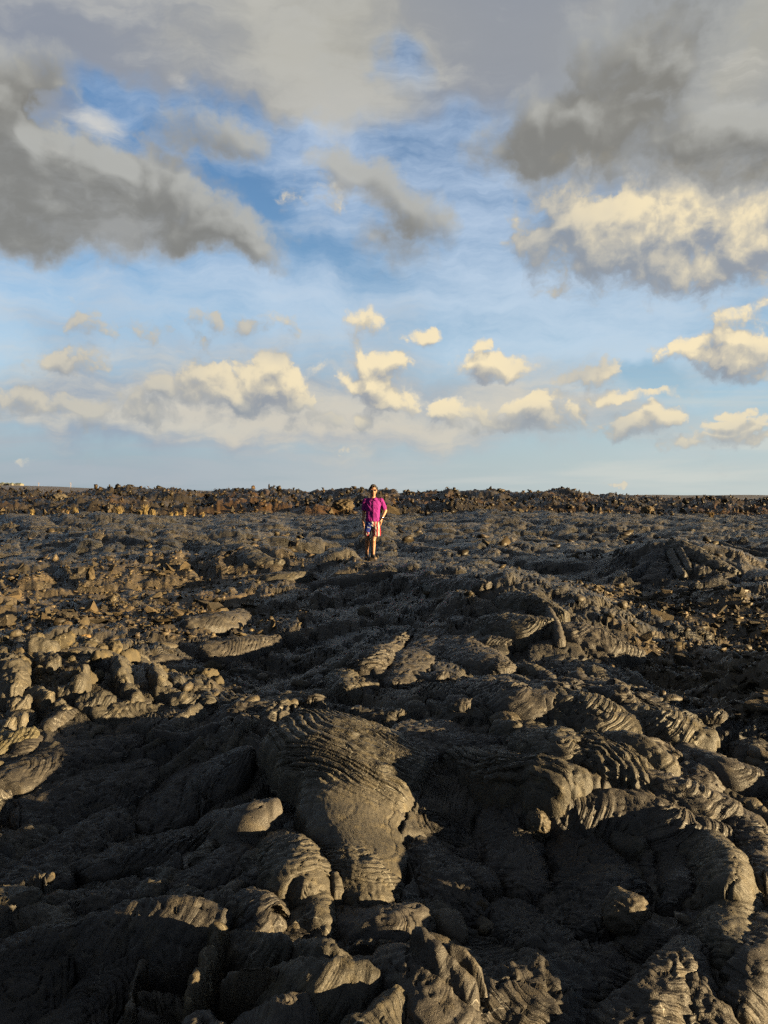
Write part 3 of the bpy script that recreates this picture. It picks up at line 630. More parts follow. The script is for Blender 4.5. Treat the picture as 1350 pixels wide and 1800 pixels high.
# ------------------------------------------------------------------ materials
def new_mat(name):
    m = bpy.data.materials.new(name); m.use_nodes = True; m.node_tree.nodes.clear()
    B = NB(m.node_tree); o = B.n.new('ShaderNodeOutputMaterial'); p = B.n.new('ShaderNodeBsdfPrincipled')
    B.l.new(p.outputs[0], o.inputs[0]); return m, B, p
def bump(B, p, h, dist, strength=1.0):
    b = B.n.new('ShaderNodeBump'); b.inputs['Distance'].default_value = dist; b.inputs['Strength'].default_value = strength
    B.put(b.inputs['Height'], h); B.l.new(b.outputs[0], p.inputs['Normal'])
def lava_mat(name, tinted=True, tint=(1, 1, 1), rough=.45):
    m, B, p = new_mat(name)
    g = B.n.new('ShaderNodeNewGeometry'); P = g.outputs['Position']
    n1 = B.noise(P, 1.7, 5, .6); n2 = B.noise(P, 130, 4, .7); n3 = B.noise(P, 14, 5, .65)
    base = B.mix(B.step(n1, .35, .65), (.0195, .0178, .0158), (.031, .0278, .0238))
    base = B.mix(B.step(n3, .48, .72, 0, .55), base, (.053, .044, .029))       # rusty dusting
    base = B.mix(B.step(n2, .54, .74, 0, .35), base, (.095, .085, .068))       # glassy specks
    base = B.mix(B.step(n2, .44, .30, 0, .4), base, (.009, .0082, .0076))
    vl = B.voro(B.vec('ADD', P, B.vec('SCALE', B.noise(P, 5, 3, .6, col=True), .35)), 4.5, 'DISTANCE_TO_EDGE')
    hair = B.mul(B.step(vl, .0, .012, 1, 0), B.step(B.noise(P, 2.6, 2, .5), .56, .66))
    base = B.mix(B.mul(hair, .5), base, (.20, .19, .165))                       # pale mineral hairlines
    if tinted:
        a = B.n.new('ShaderNodeAttribute'); a.attribute_name = 'tint'; t = a.outputs['Color']
    else: t = (*tint, 1)
    n = B.n.new('ShaderNodeMix'); n.data_type = 'RGBA'; n.blend_type = 'MULTIPLY'; n.inputs[0].default_value = 1
    B.put(n.inputs[6], base); B.put(n.inputs[7], t)
    B.l.new(n.outputs[2], p.inputs['Base Color'])
    p.inputs['Roughness'].default_value = rough; p.inputs['Specular IOR Level'].default_value = .09
    h = B.mad(n3, .0045, B.mul(B.noise(P, 150, 4, .75), .0030))
    if tinted:          # cords and fine wrinkles of the crust follow its own flow lines
        a1 = B.n.new('ShaderNodeAttribute'); a1.attribute_name = 'phase'; a2 = B.n.new('ShaderNodeAttribute'); a2.attribute_name = 'amt'
        f = a1.outputs['Fac']
        c1 = B.math('ABSOLUTE', B.math('SINE', B.mul(f, PI)))
        c2 = B.math('ABSOLUTE', B.math('SINE', B.mad(f, PI*2.37, B.mul(n3, 4.0))))
        c3 = B.math('ABSOLUTE', B.math('SINE', B.mad(f, PI*5.3, B.mul(n3, 9.0))))
        cw = B.mad(c3, .10, B.mad(c2, .34, c1)); cw = B.mul(cw, B.step(B.noise(P, 3.2, 3, .6), .36, .60, .12, 1.15))
        h = B.mad(cw, a2.outputs['Fac'], h)
    bump(B, p, h, 1.0, 1.0)
    return m
M_LAVA = lava_mat('lava')
# ------------------------------------------------------------------ object helpers
def link(o, parent=None, **tags):
    COL.objects.link(o)
    if parent: o.parent = parent
    for k, v in tags.items(): o[k] = v
    return o
def grid_mesh(name, X, Y, Zz, tint=None, close=False, smooth=True, phase=None, amt=None):
    r, c_ = X.shape
    me = bpy.data.meshes.new(name)
    me.vertices.add(r*c_); me.vertices.foreach_set('co', np.stack([X, Y, Zz], -1).astype(np.float32).ravel())
    idx = np.arange(r*c_).reshape(r, c_)
    if close: idx = np.concatenate([idx, idx[:, :1]], 1)
    q = np.stack([idx[:-1, :-1], idx[:-1, 1:], idx[1:, 1:], idx[1:, :-1]], -1).reshape(-1, 4)
    n = len(q)
    me.loops.add(n*4); me.loops.foreach_set('vertex_index', q.astype(np.int32).ravel())
    me.polygons.add(n); me.polygons.foreach_set('loop_start', np.arange(0, n*4, 4, dtype=np.int32))
    me.polygons.foreach_set('use_smooth', np.full(n, smooth))
    me.update(calc_edges=True)
    if tint is not None:
        a = me.attributes.new('tint', 'FLOAT_COLOR', 'POINT')
        t = np.ones((r*c_, 4), np.float32); t[:, :3] = tint.reshape(-1, 3); a.data.foreach_set('color', t.ravel())
    if phase is not None:
        for nm_, arr in (('phase', phase), ('amt', amt)):
            a = me.attributes.new(nm_, 'FLOAT', 'POINT'); a.data.foreach_set('value', np.ascontiguousarray(arr, np.float32).ravel())
    return me
# ------------------------------------------------------------------ the field itself
tn = np.ones(Z.shape+(3,), np.float32)
def tone(mask, rgb):
    global tn
    tn = tn*(1-mask[..., None])+tn*np.array(rgb, np.float32)*mask[..., None]
tone(RB, (1.4, 1.22, .95)); tone(TO, (1.35, 1.22, .95))
tn = tn*np.exp(.16*np.clip(LT, -2, 2))[..., None]; tone(sstep(.3, 1.5, LT)*.5, (1.1, .98, .80)); tone(sstep(-.3, -1.5, LT)*.6, (.88, .95, 1.05))
tone(sstep(.0, .6, fbm(GX*.5, GY*.5, 3, 201))*.6, (.75, .76, .8))
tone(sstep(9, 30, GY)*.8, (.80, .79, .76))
tone(INAA*sstep(.0, .7, fbm(GX*.16, GY*.16, 2, 203)), (1.7, 1.25, .85)); tone(INAA, (.62, .56, .50))
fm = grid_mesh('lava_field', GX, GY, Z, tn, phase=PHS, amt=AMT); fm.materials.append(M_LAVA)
FIELD = link(bpy.data.objects.new('lava_field', fm), kind='structure')
# ------------------------------------------------------------------ hand-placed lobes as pieces of the field
def spline(P, n):
    m = len(P); t = np.linspace(0, m-1, n); i = np.clip(t.astype(int), 0, m-2); f = (t-i)[:, None]
    Q = np.concatenate([[2*P[0]-P[1]], P, [2*P[-1]-P[-2]]])
    a, b, c_, d = Q[i], Q[i+1], Q[i+2], Q[i+3]
    return .5*(2*b+(c_-a)*f+(2*a-5*b+4*c_-d)*f*f+(3*b-a-3*c_+d)*f**3)
TILT = {1: .26, 45: .15, 46: .12}
def tongue(nm, pts, rp, rg, tint, seed):
    # run the spine on to rounded ends
    d0 = pts[0, :3]-pts[1, :3]; d0 /= np.linalg.norm(d0)+1e-6; d1 = pts[-1, :3]-pts[-2, :3]; d1 /= np.linalg.norm(d1)+1e-6
    a = pts[0].copy(); a[:3] += d0*pts[0, 3]*.75; b = pts[-1].copy(); b[:3] += d1*pts[-1, 3]*.75
    P = np.vstack([a, pts, b]); n0 = 60
    S = spline(P, n0); seg = np.r_[0, np.cumsum(np.linalg.norm(np.diff(S[:, :3], axis=0), axis=1))]; Ltot = seg[-1]
    yd = pts[:, 1].mean(); res = max(.0088, .0028*yd)
    wmax = pts[:, 3].max()
    ns = int(np.clip(Ltot/res, 16, 150)); nf = int(np.clip(wmax*3.2/res, 14, 110))
    e = np.linspace(0, 1, ns); e = .5-.5*np.cos(PI*e)*(.55+.45*np.abs(np.cos(PI*e)))        # finer at the ends
    e = np.linspace(0, 1, ns)*.5+e*.5
    C = np.stack([np.interp(e*Ltot, seg, S[:, k]) for k in range(5)], 1)
    # cap: width and thickness shrink to the ends
    capL = np.minimum(np.interp(e, [0, 1], [pts[0, 3], pts[-1, 3]])*1.1, Ltot*.45)
    de = np.minimum(e, 1-e)*Ltot
    cap = np.sqrt(np.clip(1-(1-np.clip(de/capL, 0, 1))**2, 0, 1))
    T = np.gradient(C[:, :3], axis=0); T[:, 2] = 0; T /= np.linalg.norm(T, axis=1)[:, None]+1e-9
    Nn = np.stack([-T[:, 1], T[:, 0]], 1)
    t = np.linspace(-1, 1, nf); t = np.sign(t)*np.abs(t)**.82          # a little finer at the rims
    t = np.clip(t*1.0, -1, 1); side = np.sign(t)
    lw = max(wmax, .03)
    wob = 1+.22*perlin(e[:, None]*Ltot/lw*1.3+seed*3.3, side[None, :]*2.0+seed, 5)+.10*perlin(e[:, None]*Ltot/lw*3.7+seed*3.3, side[None, :]*2.0+seed, 6)+.05*perlin(e[:, None]*Ltot/lw*9+seed, side[None, :]*2.0+seed, 8)
    w = C[:, 3]*1.12*(.10+.90*cap)
    sx_ = t*1.0
    X = C[:, 0][:, None]+Nn[:, 0][:, None]*w[:, None]*sx_*wob
    Y = C[:, 1][:, None]+Nn[:, 1][:, None]*w[:, None]*sx_*wob
    hh = np.maximum(C[:, 4], .16*C[:, 3])+.015
    flat = 1-np.abs(t)**2.3
    prof = np.power(np.clip(flat[None, :]*(1-(1-cap[:, None])**2), 0, 1), .62)
    edge = np.clip(1-prof*3, 0, 1)
    bz = .8*smooth_base(X, Y)+.2*(C[:, 2]-C[:, 4])[:, None]
    if seed in PLANAR: bz = .25*bz+.75*(C[:, 2]-C[:, 4])[:, None]
    tiltn = .25*perlin(np.array([seed*1.7]), np.array([.3]), 61)[0]
    Zt = bz+hh[:, None]*prof*(1+tiltn*sx_[None, :])-.07*edge-.03-TILT.get(seed, 0)*w[:, None]*sx_[None, :]*prof
    phi = t*PI/2
    # normals for relief
    du = np.stack([np.gradient(X, axis=0), np.gradient(Y, axis=0), np.gradient(Zt, axis=0)], -1)
    dv = np.stack([np.gradient(X, axis=1), np.gradient(Y, axis=1), np.gradient(Zt, axis=1)], -1)
    N = np.cross(dv, du); N /= np.linalg.norm(N, axis=-1)[..., None]+1e-9
    if N[ns//2, nf//2, 2] < 0: N = -N
    su, sv = (e*Ltot)[:, None]+0*sx_[None, :], w[:, None]*sx_[None, :]*1.2
    q = seed*7.7
    k = 1/np.clip(wmax, .05, 1)
    D = .13*min(wmax, .4)*rg*fbm(su*k*1.6+q, sv*k*1.6, 4, 9)*.6 + .014*rg*fbm(su*11+q, sv*11, 3, 10)+.0035*(.5+rg)*fbm(su*45+q, sv*45, 2, 12)*(1 if yd < 7 else 2)
    if rg > .95: D += .05*wmax*rg*(ridged(su*k*2.5+q, sv*k*2.5, 3, 14)-1.2)
    plainl = rp is None
    rp = rp or (.050*(1 if yd < 7 else yd/7), .0055*(1 if yd < 7 else yd/7), .9, 0, 1)
    if rp:
        lam, amp, bow, f0, f1 = rp[:5]; cen = None
        if len(rp) > 5: cx_, cy_, _ = at(rp[5], rp[6]); cen = (cx_, cy_, rp[7])
        vv = sx_[None, :]
        ph = (su-bow*np.minimum(w, .5)[:, None]*(1-vv*vv)+.35*lam*perlin(su*9+q, sv*9, 15)+1.6*lam*perlin(su*2.5+q, sv*2.5, 16))/lam
        if cen is not None:
            ph = (np.hypot(X-cen[0], (Y-cen[1])*cen[2])+.30*lam*perlin(X*10+q, Y*10, 15)+1.6*lam*perlin(X*2.6+q, Y*2.6, 16))/lam
        msk = sstep(f0-.08, f0+.06, e)[:, None]*sstep(f1+.12, f1-.08, e)[:, None]*sstep(1.02, .75, np.abs(phi)/(PI/2))[None, :]
        msk = msk*np.clip((1.0 if cen else .75)+(.25 if cen else .6)*perlin(su*4+q, sv*4, 18), 0, 1.2)
        D = D+amp*(1.1 if cen else .8)*(rope_wave(ph, 0)-.6)*msk
        AM = lam*(.14 if plainl else .55 if cen else .30)*msk+.0004
        fine = np.abs(np.sin(PI*(ph*2.7+.7*perlin(su*14, sv*14+q, 19))))
        D = D+amp*.25*(fine-.5)*msk
    ck = np.minimum(np.abs(perlin(su*k*.9+q*1.7, sv*k*.9, 23)), np.abs(perlin(su*k*1.7+q*2.1, sv*k*1.2, 24))*1.6+.004); D = D-(.034 if seed != 1 else .006)*np.exp(-(ck/.015)**2)*min(1, wmax*4)
    D = D*np.clip(prof*2, 0, 1)
    X += N[..., 0]*D; Y += N[..., 1]*D; Zt += N[..., 2]*D
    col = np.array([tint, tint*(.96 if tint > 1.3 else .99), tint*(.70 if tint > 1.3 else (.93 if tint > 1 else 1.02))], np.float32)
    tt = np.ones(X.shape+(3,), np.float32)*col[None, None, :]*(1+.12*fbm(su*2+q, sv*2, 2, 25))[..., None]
    if nm == 'shell_rim': tt = tt*np.array([1.08, 1.0, .85], np.float32)
    me = grid_mesh(nm, X[:, ::-1], Y[:, ::-1], Zt[:, ::-1], tt, phase=ph[:, ::-1], amt=AM[:, ::-1]); me.materials.append(M_LAVA)
    return link(bpy.data.objects.new(nm, me), FIELD)
for i, (nm, pts, rp, rg, tint) in enumerate(TW): tongue(nm, pts, rp, rg, tint, i+1)
# smaller lobes that have run out over the others
rt = np.random.default_rng(31); n_ = 0
while n_ < 165:
    y = 2.3*(3.4**rt.random()); x = rt.uniform(-.56, .56)*y
    if rubble(np.array([x]), np.array([y]))[0] > .3 or np.hypot(x+.15, (y-4.4)*.55) < .72: continue
    a_ = flow_dir(x, y)+rt.normal()*.6; L_ = rt.uniform(.10, .42)*(1 if y < 5 else 1.3); w_ = rt.uniform(.035, .11)*(1 if y < 5 else 1.3); pts = []
    for k_ in range(3):
        f_ = (k_-1)*L_*.5; bend = .25*L_*rt.normal()*(k_ != 1)*.3
        px_, py_ = x+math.cos(a_)*f_-math.sin(a_)*bend, y+math.sin(a_)*f_+math.cos(a_)*bend
        b_ = float(smooth_base(np.array([px_]), np.array([py_]))[0]); top = max(ground_z(px_, py_)-b_, -.05)+rt.uniform(.03, .08)
        pts.append((px_, py_, b_+top, w_*rt.uniform(.8, 1.15), top))
    lam_ = rt.uniform(.026, .05)*(1 if y < 5 else 1.3)
    tongue('lava_toe', np.array(pts), (lam_, lam_*.25, rt.uniform(.4, 1.6), 0, 1) if rt.random() < .6 else None, rt.uniform(.5, 1.0), rt.uniform(.8, 1.15), 300+n_); n_ += 1
# ------------------------------------------------------------------ rocks
def hull(seed, sx_, sy_, sz_, n=11):
    r = np.random.default_rng(seed); bm = bmesh.new()
    p = r.uniform(-1, 1, (n, 3)); p /= np.maximum(np.abs(p).max(1, keepdims=True), .55)
    for v in p: bm.verts.new((v[0]*sx_, v[1]*sy_, v[2]*sz_))
    g = bmesh.ops.convex_hull(bm, input=bm.verts)
    bmesh.ops.delete(bm, geom=[v for v in bm.verts if not v.link_faces], context='VERTS')
    bmesh.ops.triangulate(bm, faces=bm.faces)
    bm.verts.index_update(); V = np.array([v.co[:] for v in bm.verts]); Fc = np.array([[v.index for v in f.verts] for f in bm.faces])
    bm.free(); return V, Fc
BLOCK = [hull(i, 1, .8, .6) for i in range(10)]
SHARD = [hull(90+i, 1, .75, .7, 7) for i in range(10)]
PLATE = [hull(50+i, 1, .75, .22, 13) for i in range(8)]
def rot_of(r, tilt):
    c, s_ = math.cos, math.sin; a, b, g = r.uniform(0, 2*PI), r.normal()*tilt, r.normal()*tilt
    return np.array([[c(a), -s_(a), 0], [s_(a), c(a), 0], [0, 0, 1]]) @ np.array([[1, 0, 0], [0, c(b), -s_(b)], [0, s_(b), c(b)]]) @ np.array([[c(g), 0, s_(g)], [0, 1, 0], [-s_(g), 0, c(g)]])
def joined(name, items, mat, parent):
    """items: (prototype, position, size, rotation, tint)"""
    VV, FF, TT = [], [], []; o = 0
    for (pr, pos, s, R, t) in items:
        V, Fc = pr; VV.append(V @ R.T*s+pos); FF.append(Fc+o); TT.append(np.tile(t, (len(V), 1))); o += len(V)
    VV = np.concatenate(VV); FF = np.concatenate(FF); TT = np.concatenate(TT)
    me = bpy.data.meshes.new(name); me.vertices.add(len(VV)); me.vertices.foreach_set('co', VV.astype(np.float32).ravel())
    me.loops.add(len(FF)*3); me.loops.foreach_set('vertex_index', FF.astype(np.int32).ravel())
    me.polygons.add(len(FF)); me.polygons.foreach_set('loop_start', np.arange(0, len(FF)*3, 3, dtype=np.int32))
    me.update(calc_edges=True)
    a = me.attributes.new('tint', 'FLOAT_COLOR', 'POINT'); t4 = np.ones((len(VV), 4), np.float32); t4[:, :3] = TT; a.data.foreach_set('color', t4.ravel())
    me.materials.append(mat)
    return link(bpy.data.objects.new(name, me), parent, kind='stuff')
rr = np.random.default_rng(5)
def rock_tint(r, brown=1.0):
    k = r.lognormal(-.35, .4)*brown; return np.array([1.18*k, 1.04*k*(1-.06*r.random()), .84*k*(1-.2*r.random())])
# named rocks: meshes shared between alike pieces
M_ROCK = {}
for i, (a, b, c_) in enumerate([(.95, .85, .68), (1.05, .88, .64), (1.35, 1.10, .76), (.68, .62, .54)]):
    M_ROCK[i] = lava_mat('rock_'+['grey', 'brown', 'tan', 'dark'][i], False, (a, b, c_), .85)
PROTO = {}
def proto_mesh(kind, i, mi):
    k = (kind, i, mi)
    if k not in PROTO:
        V, Fc = (BLOCK if kind == 'rock' else PLATE)[i]
        me = bpy.data.meshes.new(kind); me.from_pydata(V.tolist(), [], Fc.tolist()); me.materials.append(M_ROCK[mi]); PROTO[k] = me
    return PROTO[k]
def place_rock(name, x, y, s, parent, r, tilt=.35, mi=0, sink=.36, sq=1.0):
    kind = 'rock' if name in ('rock', 'clinker_block') else 'plate'
    o = bpy.data.objects.new(name, proto_mesh(kind, int(r.integers(0, 10 if kind == 'rock' else 8)), mi))
    o.location = (x, y, ground_zmin(x, y)+s*(.6 if kind == 'rock' else .3)*(1-2*sink)); o.scale = (s, s, s*sq)
    o.rotation_euler = (r.normal()*tilt, r.normal()*tilt, r.uniform(0, 2*PI))
    return link(o, parent)
def pick_rubble(n, thr):
    k = rr.integers(0, len(RUBW), n*6); P = np.array(RUBW)[k]
    x, y = P[:, 0]+rr.normal(size=n*6)*P[:, 2]*.6, P[:, 1]+rr.normal(size=n*6)*P[:, 3]*.6
    ok = (rubble(x, y) > thr) & (np.abs(x) < .60*y) & (y > 4.2)
    return np.stack([x[ok], y[ok]], 1)[:n]
for (x, y) in pick_rubble(270, .35):
    s = .035+.10*rr.random()**2.4+.02*(y > 9)
    place_rock('rock' if rr.random() < .55 else 'rock_plate', x, y, s, FIELD, rr, .45, int(rr.choice([0, 0, 1, 1, 2, 3, 3])))
items = []
pr = pick_rubble(7500, .15)
for (x, y), z in zip(pr, ground_v(pr[:, 0], pr[:, 1])):
    s = .014+.05*rr.random()**2
    items.append((SHARD[int(rr.integers(10))] if rr.random() < .6 else PLATE[int(rr.integers(8))], np.array([x, y, z+s*.2]), s, rot_of(rr, .5), rock_tint(rr)))
joined('rubble', items, M_LAVA, FIELD)
# broken crust strewn over the middle distance
items = []
for _ in range(1500):
    y = 9*(3.2**rr.random()); x = rr.uniform(-.6, .6)*y
    s = .016*y/9*(1+3.2*rr.random()**4)
    m = perlin(np.array([x*.5]), np.array([y*.35]), 401)[0]
    if m < .1 and rr.random() < .93: continue
    z = ground_zmin(x, y)
    items.append((PLATE[int(rr.integers(8))] if rr.random() < .6 else BLOCK[int(rr.integers(10))], np.array([x, y, z+s*.25]), s*1.3, rot_of(rr, .45), rock_tint(rr, .85)))
joined('crust_fragments', items, M_LAVA, FIELD)
# clinker of the rough flow behind
n_ = 30000
cu = rr.uniform(-.62, .62, n_); ct = rr.random(n_)**1.5*37-3.0; cx0 = cu*(47+ct); cy0 = aa_edge(cx0)+ct
ok = ~((perlin(cx0*.26, cy0*.34, 431) < .02) & (rr.random(n_) < .82)) & ~((ct < 0) & (rr.random(n_) < -ct/3.2))
cx0, cy0, ct = cx0[ok], cy0[ok], ct[ok]; cz0 = ground_v(cx0, cy0, False); cwarm = sstep(-.1, .5, fbm(cx0*.16, cy0*.16, 2, 203))
items = []
for x, y, t, z, warm in zip(cx0, cy0, ct, cz0, cwarm):
    s = (.024+.24*rr.random()**10)*(1+.012*t)
    tt = rock_tint(rr, .40)*(1-warm)+rock_tint(rr, .58)*np.array([1.12, .95, .78])*warm
    items.append((SHARD[int(rr.integers(10))], np.array([x, y, z+s*.3*rr.random()]), s, rot_of(rr, 1.2), tt))
joined('clinker', items, M_LAVA, FIELD)
for _ in range(150):
    x = rr.uniform(-.55, .55)*48; e = float(aa_edge(np.array([x]))[0]); y = e+rr.random()**2*7
    place_rock('clinker_block', x, y, .10+.22*rr.random()**3, FIELD, rr, 1.0, int(rr.choice([0, 1, 1, 2, 3])), .3, rr.uniform(.8, 1.5))
# ------------------------------------------------------------------ plain materials
def plain(name, rgb, rough=.8, spec=.3, var=.15, scale=40.0, bmp=0.0):
    m, B, p = new_mat(name); tcn = B.n.new('ShaderNodeTexCoord')
    n = B.noise(tcn.outputs['Object'], scale, 4, .6)
    c_ = B.mix(B.step(n, .3, .7), tuple(v*(1-var) for v in rgb), tuple(v*(1+var) for v in rgb))
    B.l.new(c_, p.inputs['Base Color']); p.inputs['Roughness'].default_value = rough; p.inputs['Specular IOR Level'].default_value = spec
    if bmp: bump(B, p, n, bmp)
    return m
def py_mesh(name, V, Fc, mat, smooth=False):
    me = bpy.data.meshes.new(name); me.from_pydata([tuple(v) for v in V], [], [tuple(f) for f in Fc]); me.validate()
    me.materials.append(mat)
    if smooth: me.polygons.foreach_set('use_smooth', [True]*len(me.polygons))
    me.update(); return me
def obj(name, me, parent=None, **tags): return link(bpy.data.objects.new(name, me), parent, **tags)
def empty(name, loc, rz=0, **tags):
    o = bpy.data.objects.new(name, None); o.location = loc; o.rotation_euler = (0, 0, rz); o.empty_display_size = .2
    return link(o, None, **tags)

# ------------------------------------------------------------------ boulders and lumps that stand free on the crust
def boulder_mesh(seed, sx_, sy_, sz_, rough, mat, rope=0.0, n=44):
    th = np.linspace(0, PI, n)[:, None]; ph = np.linspace(0, 2*PI, 2*n, endpoint=False)[None, :]
    x, y, z = np.sin(th)*np.cos(ph), np.sin(th)*np.sin(ph), np.cos(th)+0*ph
    q = seed*5.3
    d = 1+.16*fbm(x*1.3+q+z*.7, y*1.3-z*.9, 3, 3)+rough*.05*fbm(x*4+q, y*4+z*4, 4, 5)+rough*.02*(ridged(x*5+q+z, z*5+y*2, 3, 8)-1.2)
    d = d-.05*np.exp(-(np.abs(perlin(x*1.1+q+z, y*1.1+z*1.7, 9))/.03)**2)
    if rope: d = d+rope*(np.abs(np.sin(PI*(z*5+1.5*x+.8*perlin(x*2+q, y*2, 11))))-.5)
    sq = lambda v: np.sign(v)*np.abs(v)**.88
    me = grid_mesh('boulder', sq(x)*d*sx_, sq(y)*d*sy_, sq(z)*d*sz_, None, close=True); me.materials.append(mat); return me
M_BOULD = lava_mat('boulder_basalt', False, (1.12, 1.05, .92))
M_BTAN = lava_mat('boulder_tan', False, (2.6, 1.9, 1.1), .85)
def boulder(name, px, py, wpx, hpx, label, seed, mat=M_BOULD, rough=1.0, lift=.35, rope=0.0, rot=0.0, cat='boulder', group=None):
    x, y, z = at(px, py, .05); s = wpx/F*y/2; h = hpx/F*y/2
    o = bpy.data.objects.new(name, boulder_mesh(seed, s, s*.9, h, rough, mat, rope))
    o.location = (x, y, max(ground_z(x, y), z-.05)+h*(lift-.15)); o.rotation_euler = (0, rot, seed)
    link(o, None, label=label, category=cat)
    if group: o['group'] = group
    return o
boulder('boulder', 1100, 1622, 84, 70, 'round pillow boulder half lit in the dark hollow at lower right', 1, lift=1.25)
boulder('boulder', 1232, 1580, 34, 42, 'small round knob of lava against the sunlit right rim', 2, lift=.55)
boulder('boulder', 1033, 1362, 44, 26, 'small oval boulder at the foot of the crack between two ropy slabs', 3, lift=.6)
boulder('boulder', 700, 1655, 46, 30, 'small rough lump between the bottom lobes beside the crust strip', 4, rough=1.6, lift=.3)
boulder('boulder', 318, 1548, 30, 20, 'little dark lump on top of the whaleback lobe at lower left', 5, lift=.4)
boulder('rock', 945, 1452, 44, 50, 'dark angular rock standing in the shaded hollow below the ropy slab', 6, rough=2.0, lift=.5, cat='rock')
boulder('rock', 378, 1636, 24, 34, 'bright tan rock knob perched on the broken shell at bottom left', 7, M_BTAN, 1.6, .5, cat='rock')
boulder('rock', 280, 1644, 14, 22, 'small tan fragment standing on the dark shell edge at bottom left', 8, M_BTAN, 1.6, .5, cat='rock')
boulder('rock', 228, 1660, 11, 26, 'thin tan spike of rock at the far left of the broken shell', 9, M_BTAN, 1.6, .5, cat='rock')
boulder('rock', 845, 1585, 24, 30, 'small brown wedge of rock in the shaded hollow at lower centre', 10, M_ROCK[1], 1.6, .5, cat='rock')
boulder('rock', 1268, 1488, 36, 22, 'orange weathered patch of rock on the sunlit right rim', 11, M_BTAN, 1.4, .55, cat='rock')
boulder('boulder', 888, 1258, 50, 28, 'smooth rounded lump on the lobes right of the ropy slab', 12, lift=.45)
boulder('boulder', 640, 1092, 24, 18, 'small rounded lump in the shaded dip before the person', 13, lift=.4)
boulder('rock', 118, 1098, 20, 16, 'pale grey angular rock in the rubble above the knobbly toes', 14, M_ROCK[2], 2.0, .5, cat='rock')
boulder('rock', 159, 1018, 15, 26, 'upright pointed rock in the rubble at left', 15, M_ROCK[1], 2.0, .7, cat='rock')
boulder('rock', 150, 1118, 18, 14, 'reddish block lying on the edge of the left rubble', 16, M_BTAN, 2.0, .5, cat='rock')
boulder('rock', 603, 893, 40, 22, 'large rough brown outcrop at the foot of the rough flow left of the person', 17, M_ROCK[1], 2.6, .5, cat='outcrop')
boulder('rock', 1138, 903, 22, 20, 'pale brown block at the foot of the rough flow on the right', 18, M_ROCK[2], 2.2, .5, cat='rock')
boulder('rock', 103, 882, 32, 20, 'smooth grey slab at the foot of the rough flow on the left', 19, M_BOULD, 1.6, .5, cat='rock')
# little bulbs of lava squeezed out along the lobes, pieces of the field that share a few shapes
BULB = [boulder_mesh(200+i, 1, .85, .75, .8, M_BOULD, .03 if i % 2 else 0.0, 14) for i in range(6)]
rb9 = np.random.default_rng(77); nb = 0
while nb < 150:
    y = 2.4*(4.2**rb9.random()); x = rb9.uniform(-.55, .56)*y
    if rubble(np.array([x]), np.array([y]))[0] > .3: continue
    if ((np.hypot(KEEP[:, 0]-x, KEEP[:, 1]-y))/KEEP[:, 2]).min() < .85 or np.hypot(x+.15, (y-4.4)*.55) < .6: continue
    s_ = (.022+.05*rb9.random()**2.5)*(1 if y < 5 else 1+.09*(y-5))
    o = bpy.data.objects.new('lava_bulb', BULB[int(rb9.integers(6))]); a_ = rb9.uniform(0, 2*PI); k_ = rb9.uniform(1.0, 1.9)
    o.scale = (s_*k_, s_, s_*rb9.uniform(.7, 1.1)); o.rotation_euler = (rb9.normal()*.2, rb9.normal()*.2, a_)
    o.location = (x, y, ground_zmin(x, y)+s_*.25); link(o, FIELD); nb += 1
M_TOEB = lava_mat('toe_basalt', False, (1.25, 1.15, .90), .85)
KNOB = [boulder_mesh(300+i, 1, .8, .8, 3.0, M_TOEB, 0.0, 16) for i in range(7)]
for k_ in range(95):
    (tx, ty), rx, ry = TOE[int(rb9.integers(3))]; x, y = tx+rb9.normal()*rx*.55, ty+rb9.normal()*ry*.55
    s_ = .03+.06*rb9.random()**2; o = bpy.data.objects.new('lava_knob', KNOB[int(rb9.integers(7))])
    o.scale = (s_*rb9.uniform(.9, 1.5), s_, s_*rb9.uniform(.8, 1.3)); o.rotation_euler = (rb9.normal()*.4, rb9.normal()*.4, rb9.uniform(0, 2*PI))
    o.location = (x, y, ground_z(x, y)+s_*.25); link(o, FIELD)
# tilted slab behind the person's shoulder
sx0, sy0, sz0 = at(688, 905)
V = np.array([(-.9, -.1, .0), (.9, -.1, .0), (.75, .12, .62), (-.55, .12, 1.25), (-1.0, .1, .9), (-.9, .3, -.05), (.9, .35, -.05), (.75, .45, .55), (-.55, .45, 1.15), (-1.0, .4, .85)])*.5
Fc = [(0, 1, 2, 3, 4), (9, 8, 7, 6, 5), (0, 5, 6, 1), (1, 6, 7, 2), (2, 7, 8, 3), (3, 8, 9, 4), (4, 9, 5, 0)]
o = obj('rock_slab', py_mesh('rock_slab', V, Fc, M_ROCK[1]), label='tilted dark rock slab behind the shoulder of the person', category='rock'); o.location = (688/F*0+(690-CX)/F*sy0, sy0, ground_z(sx0, sy0)-.05)

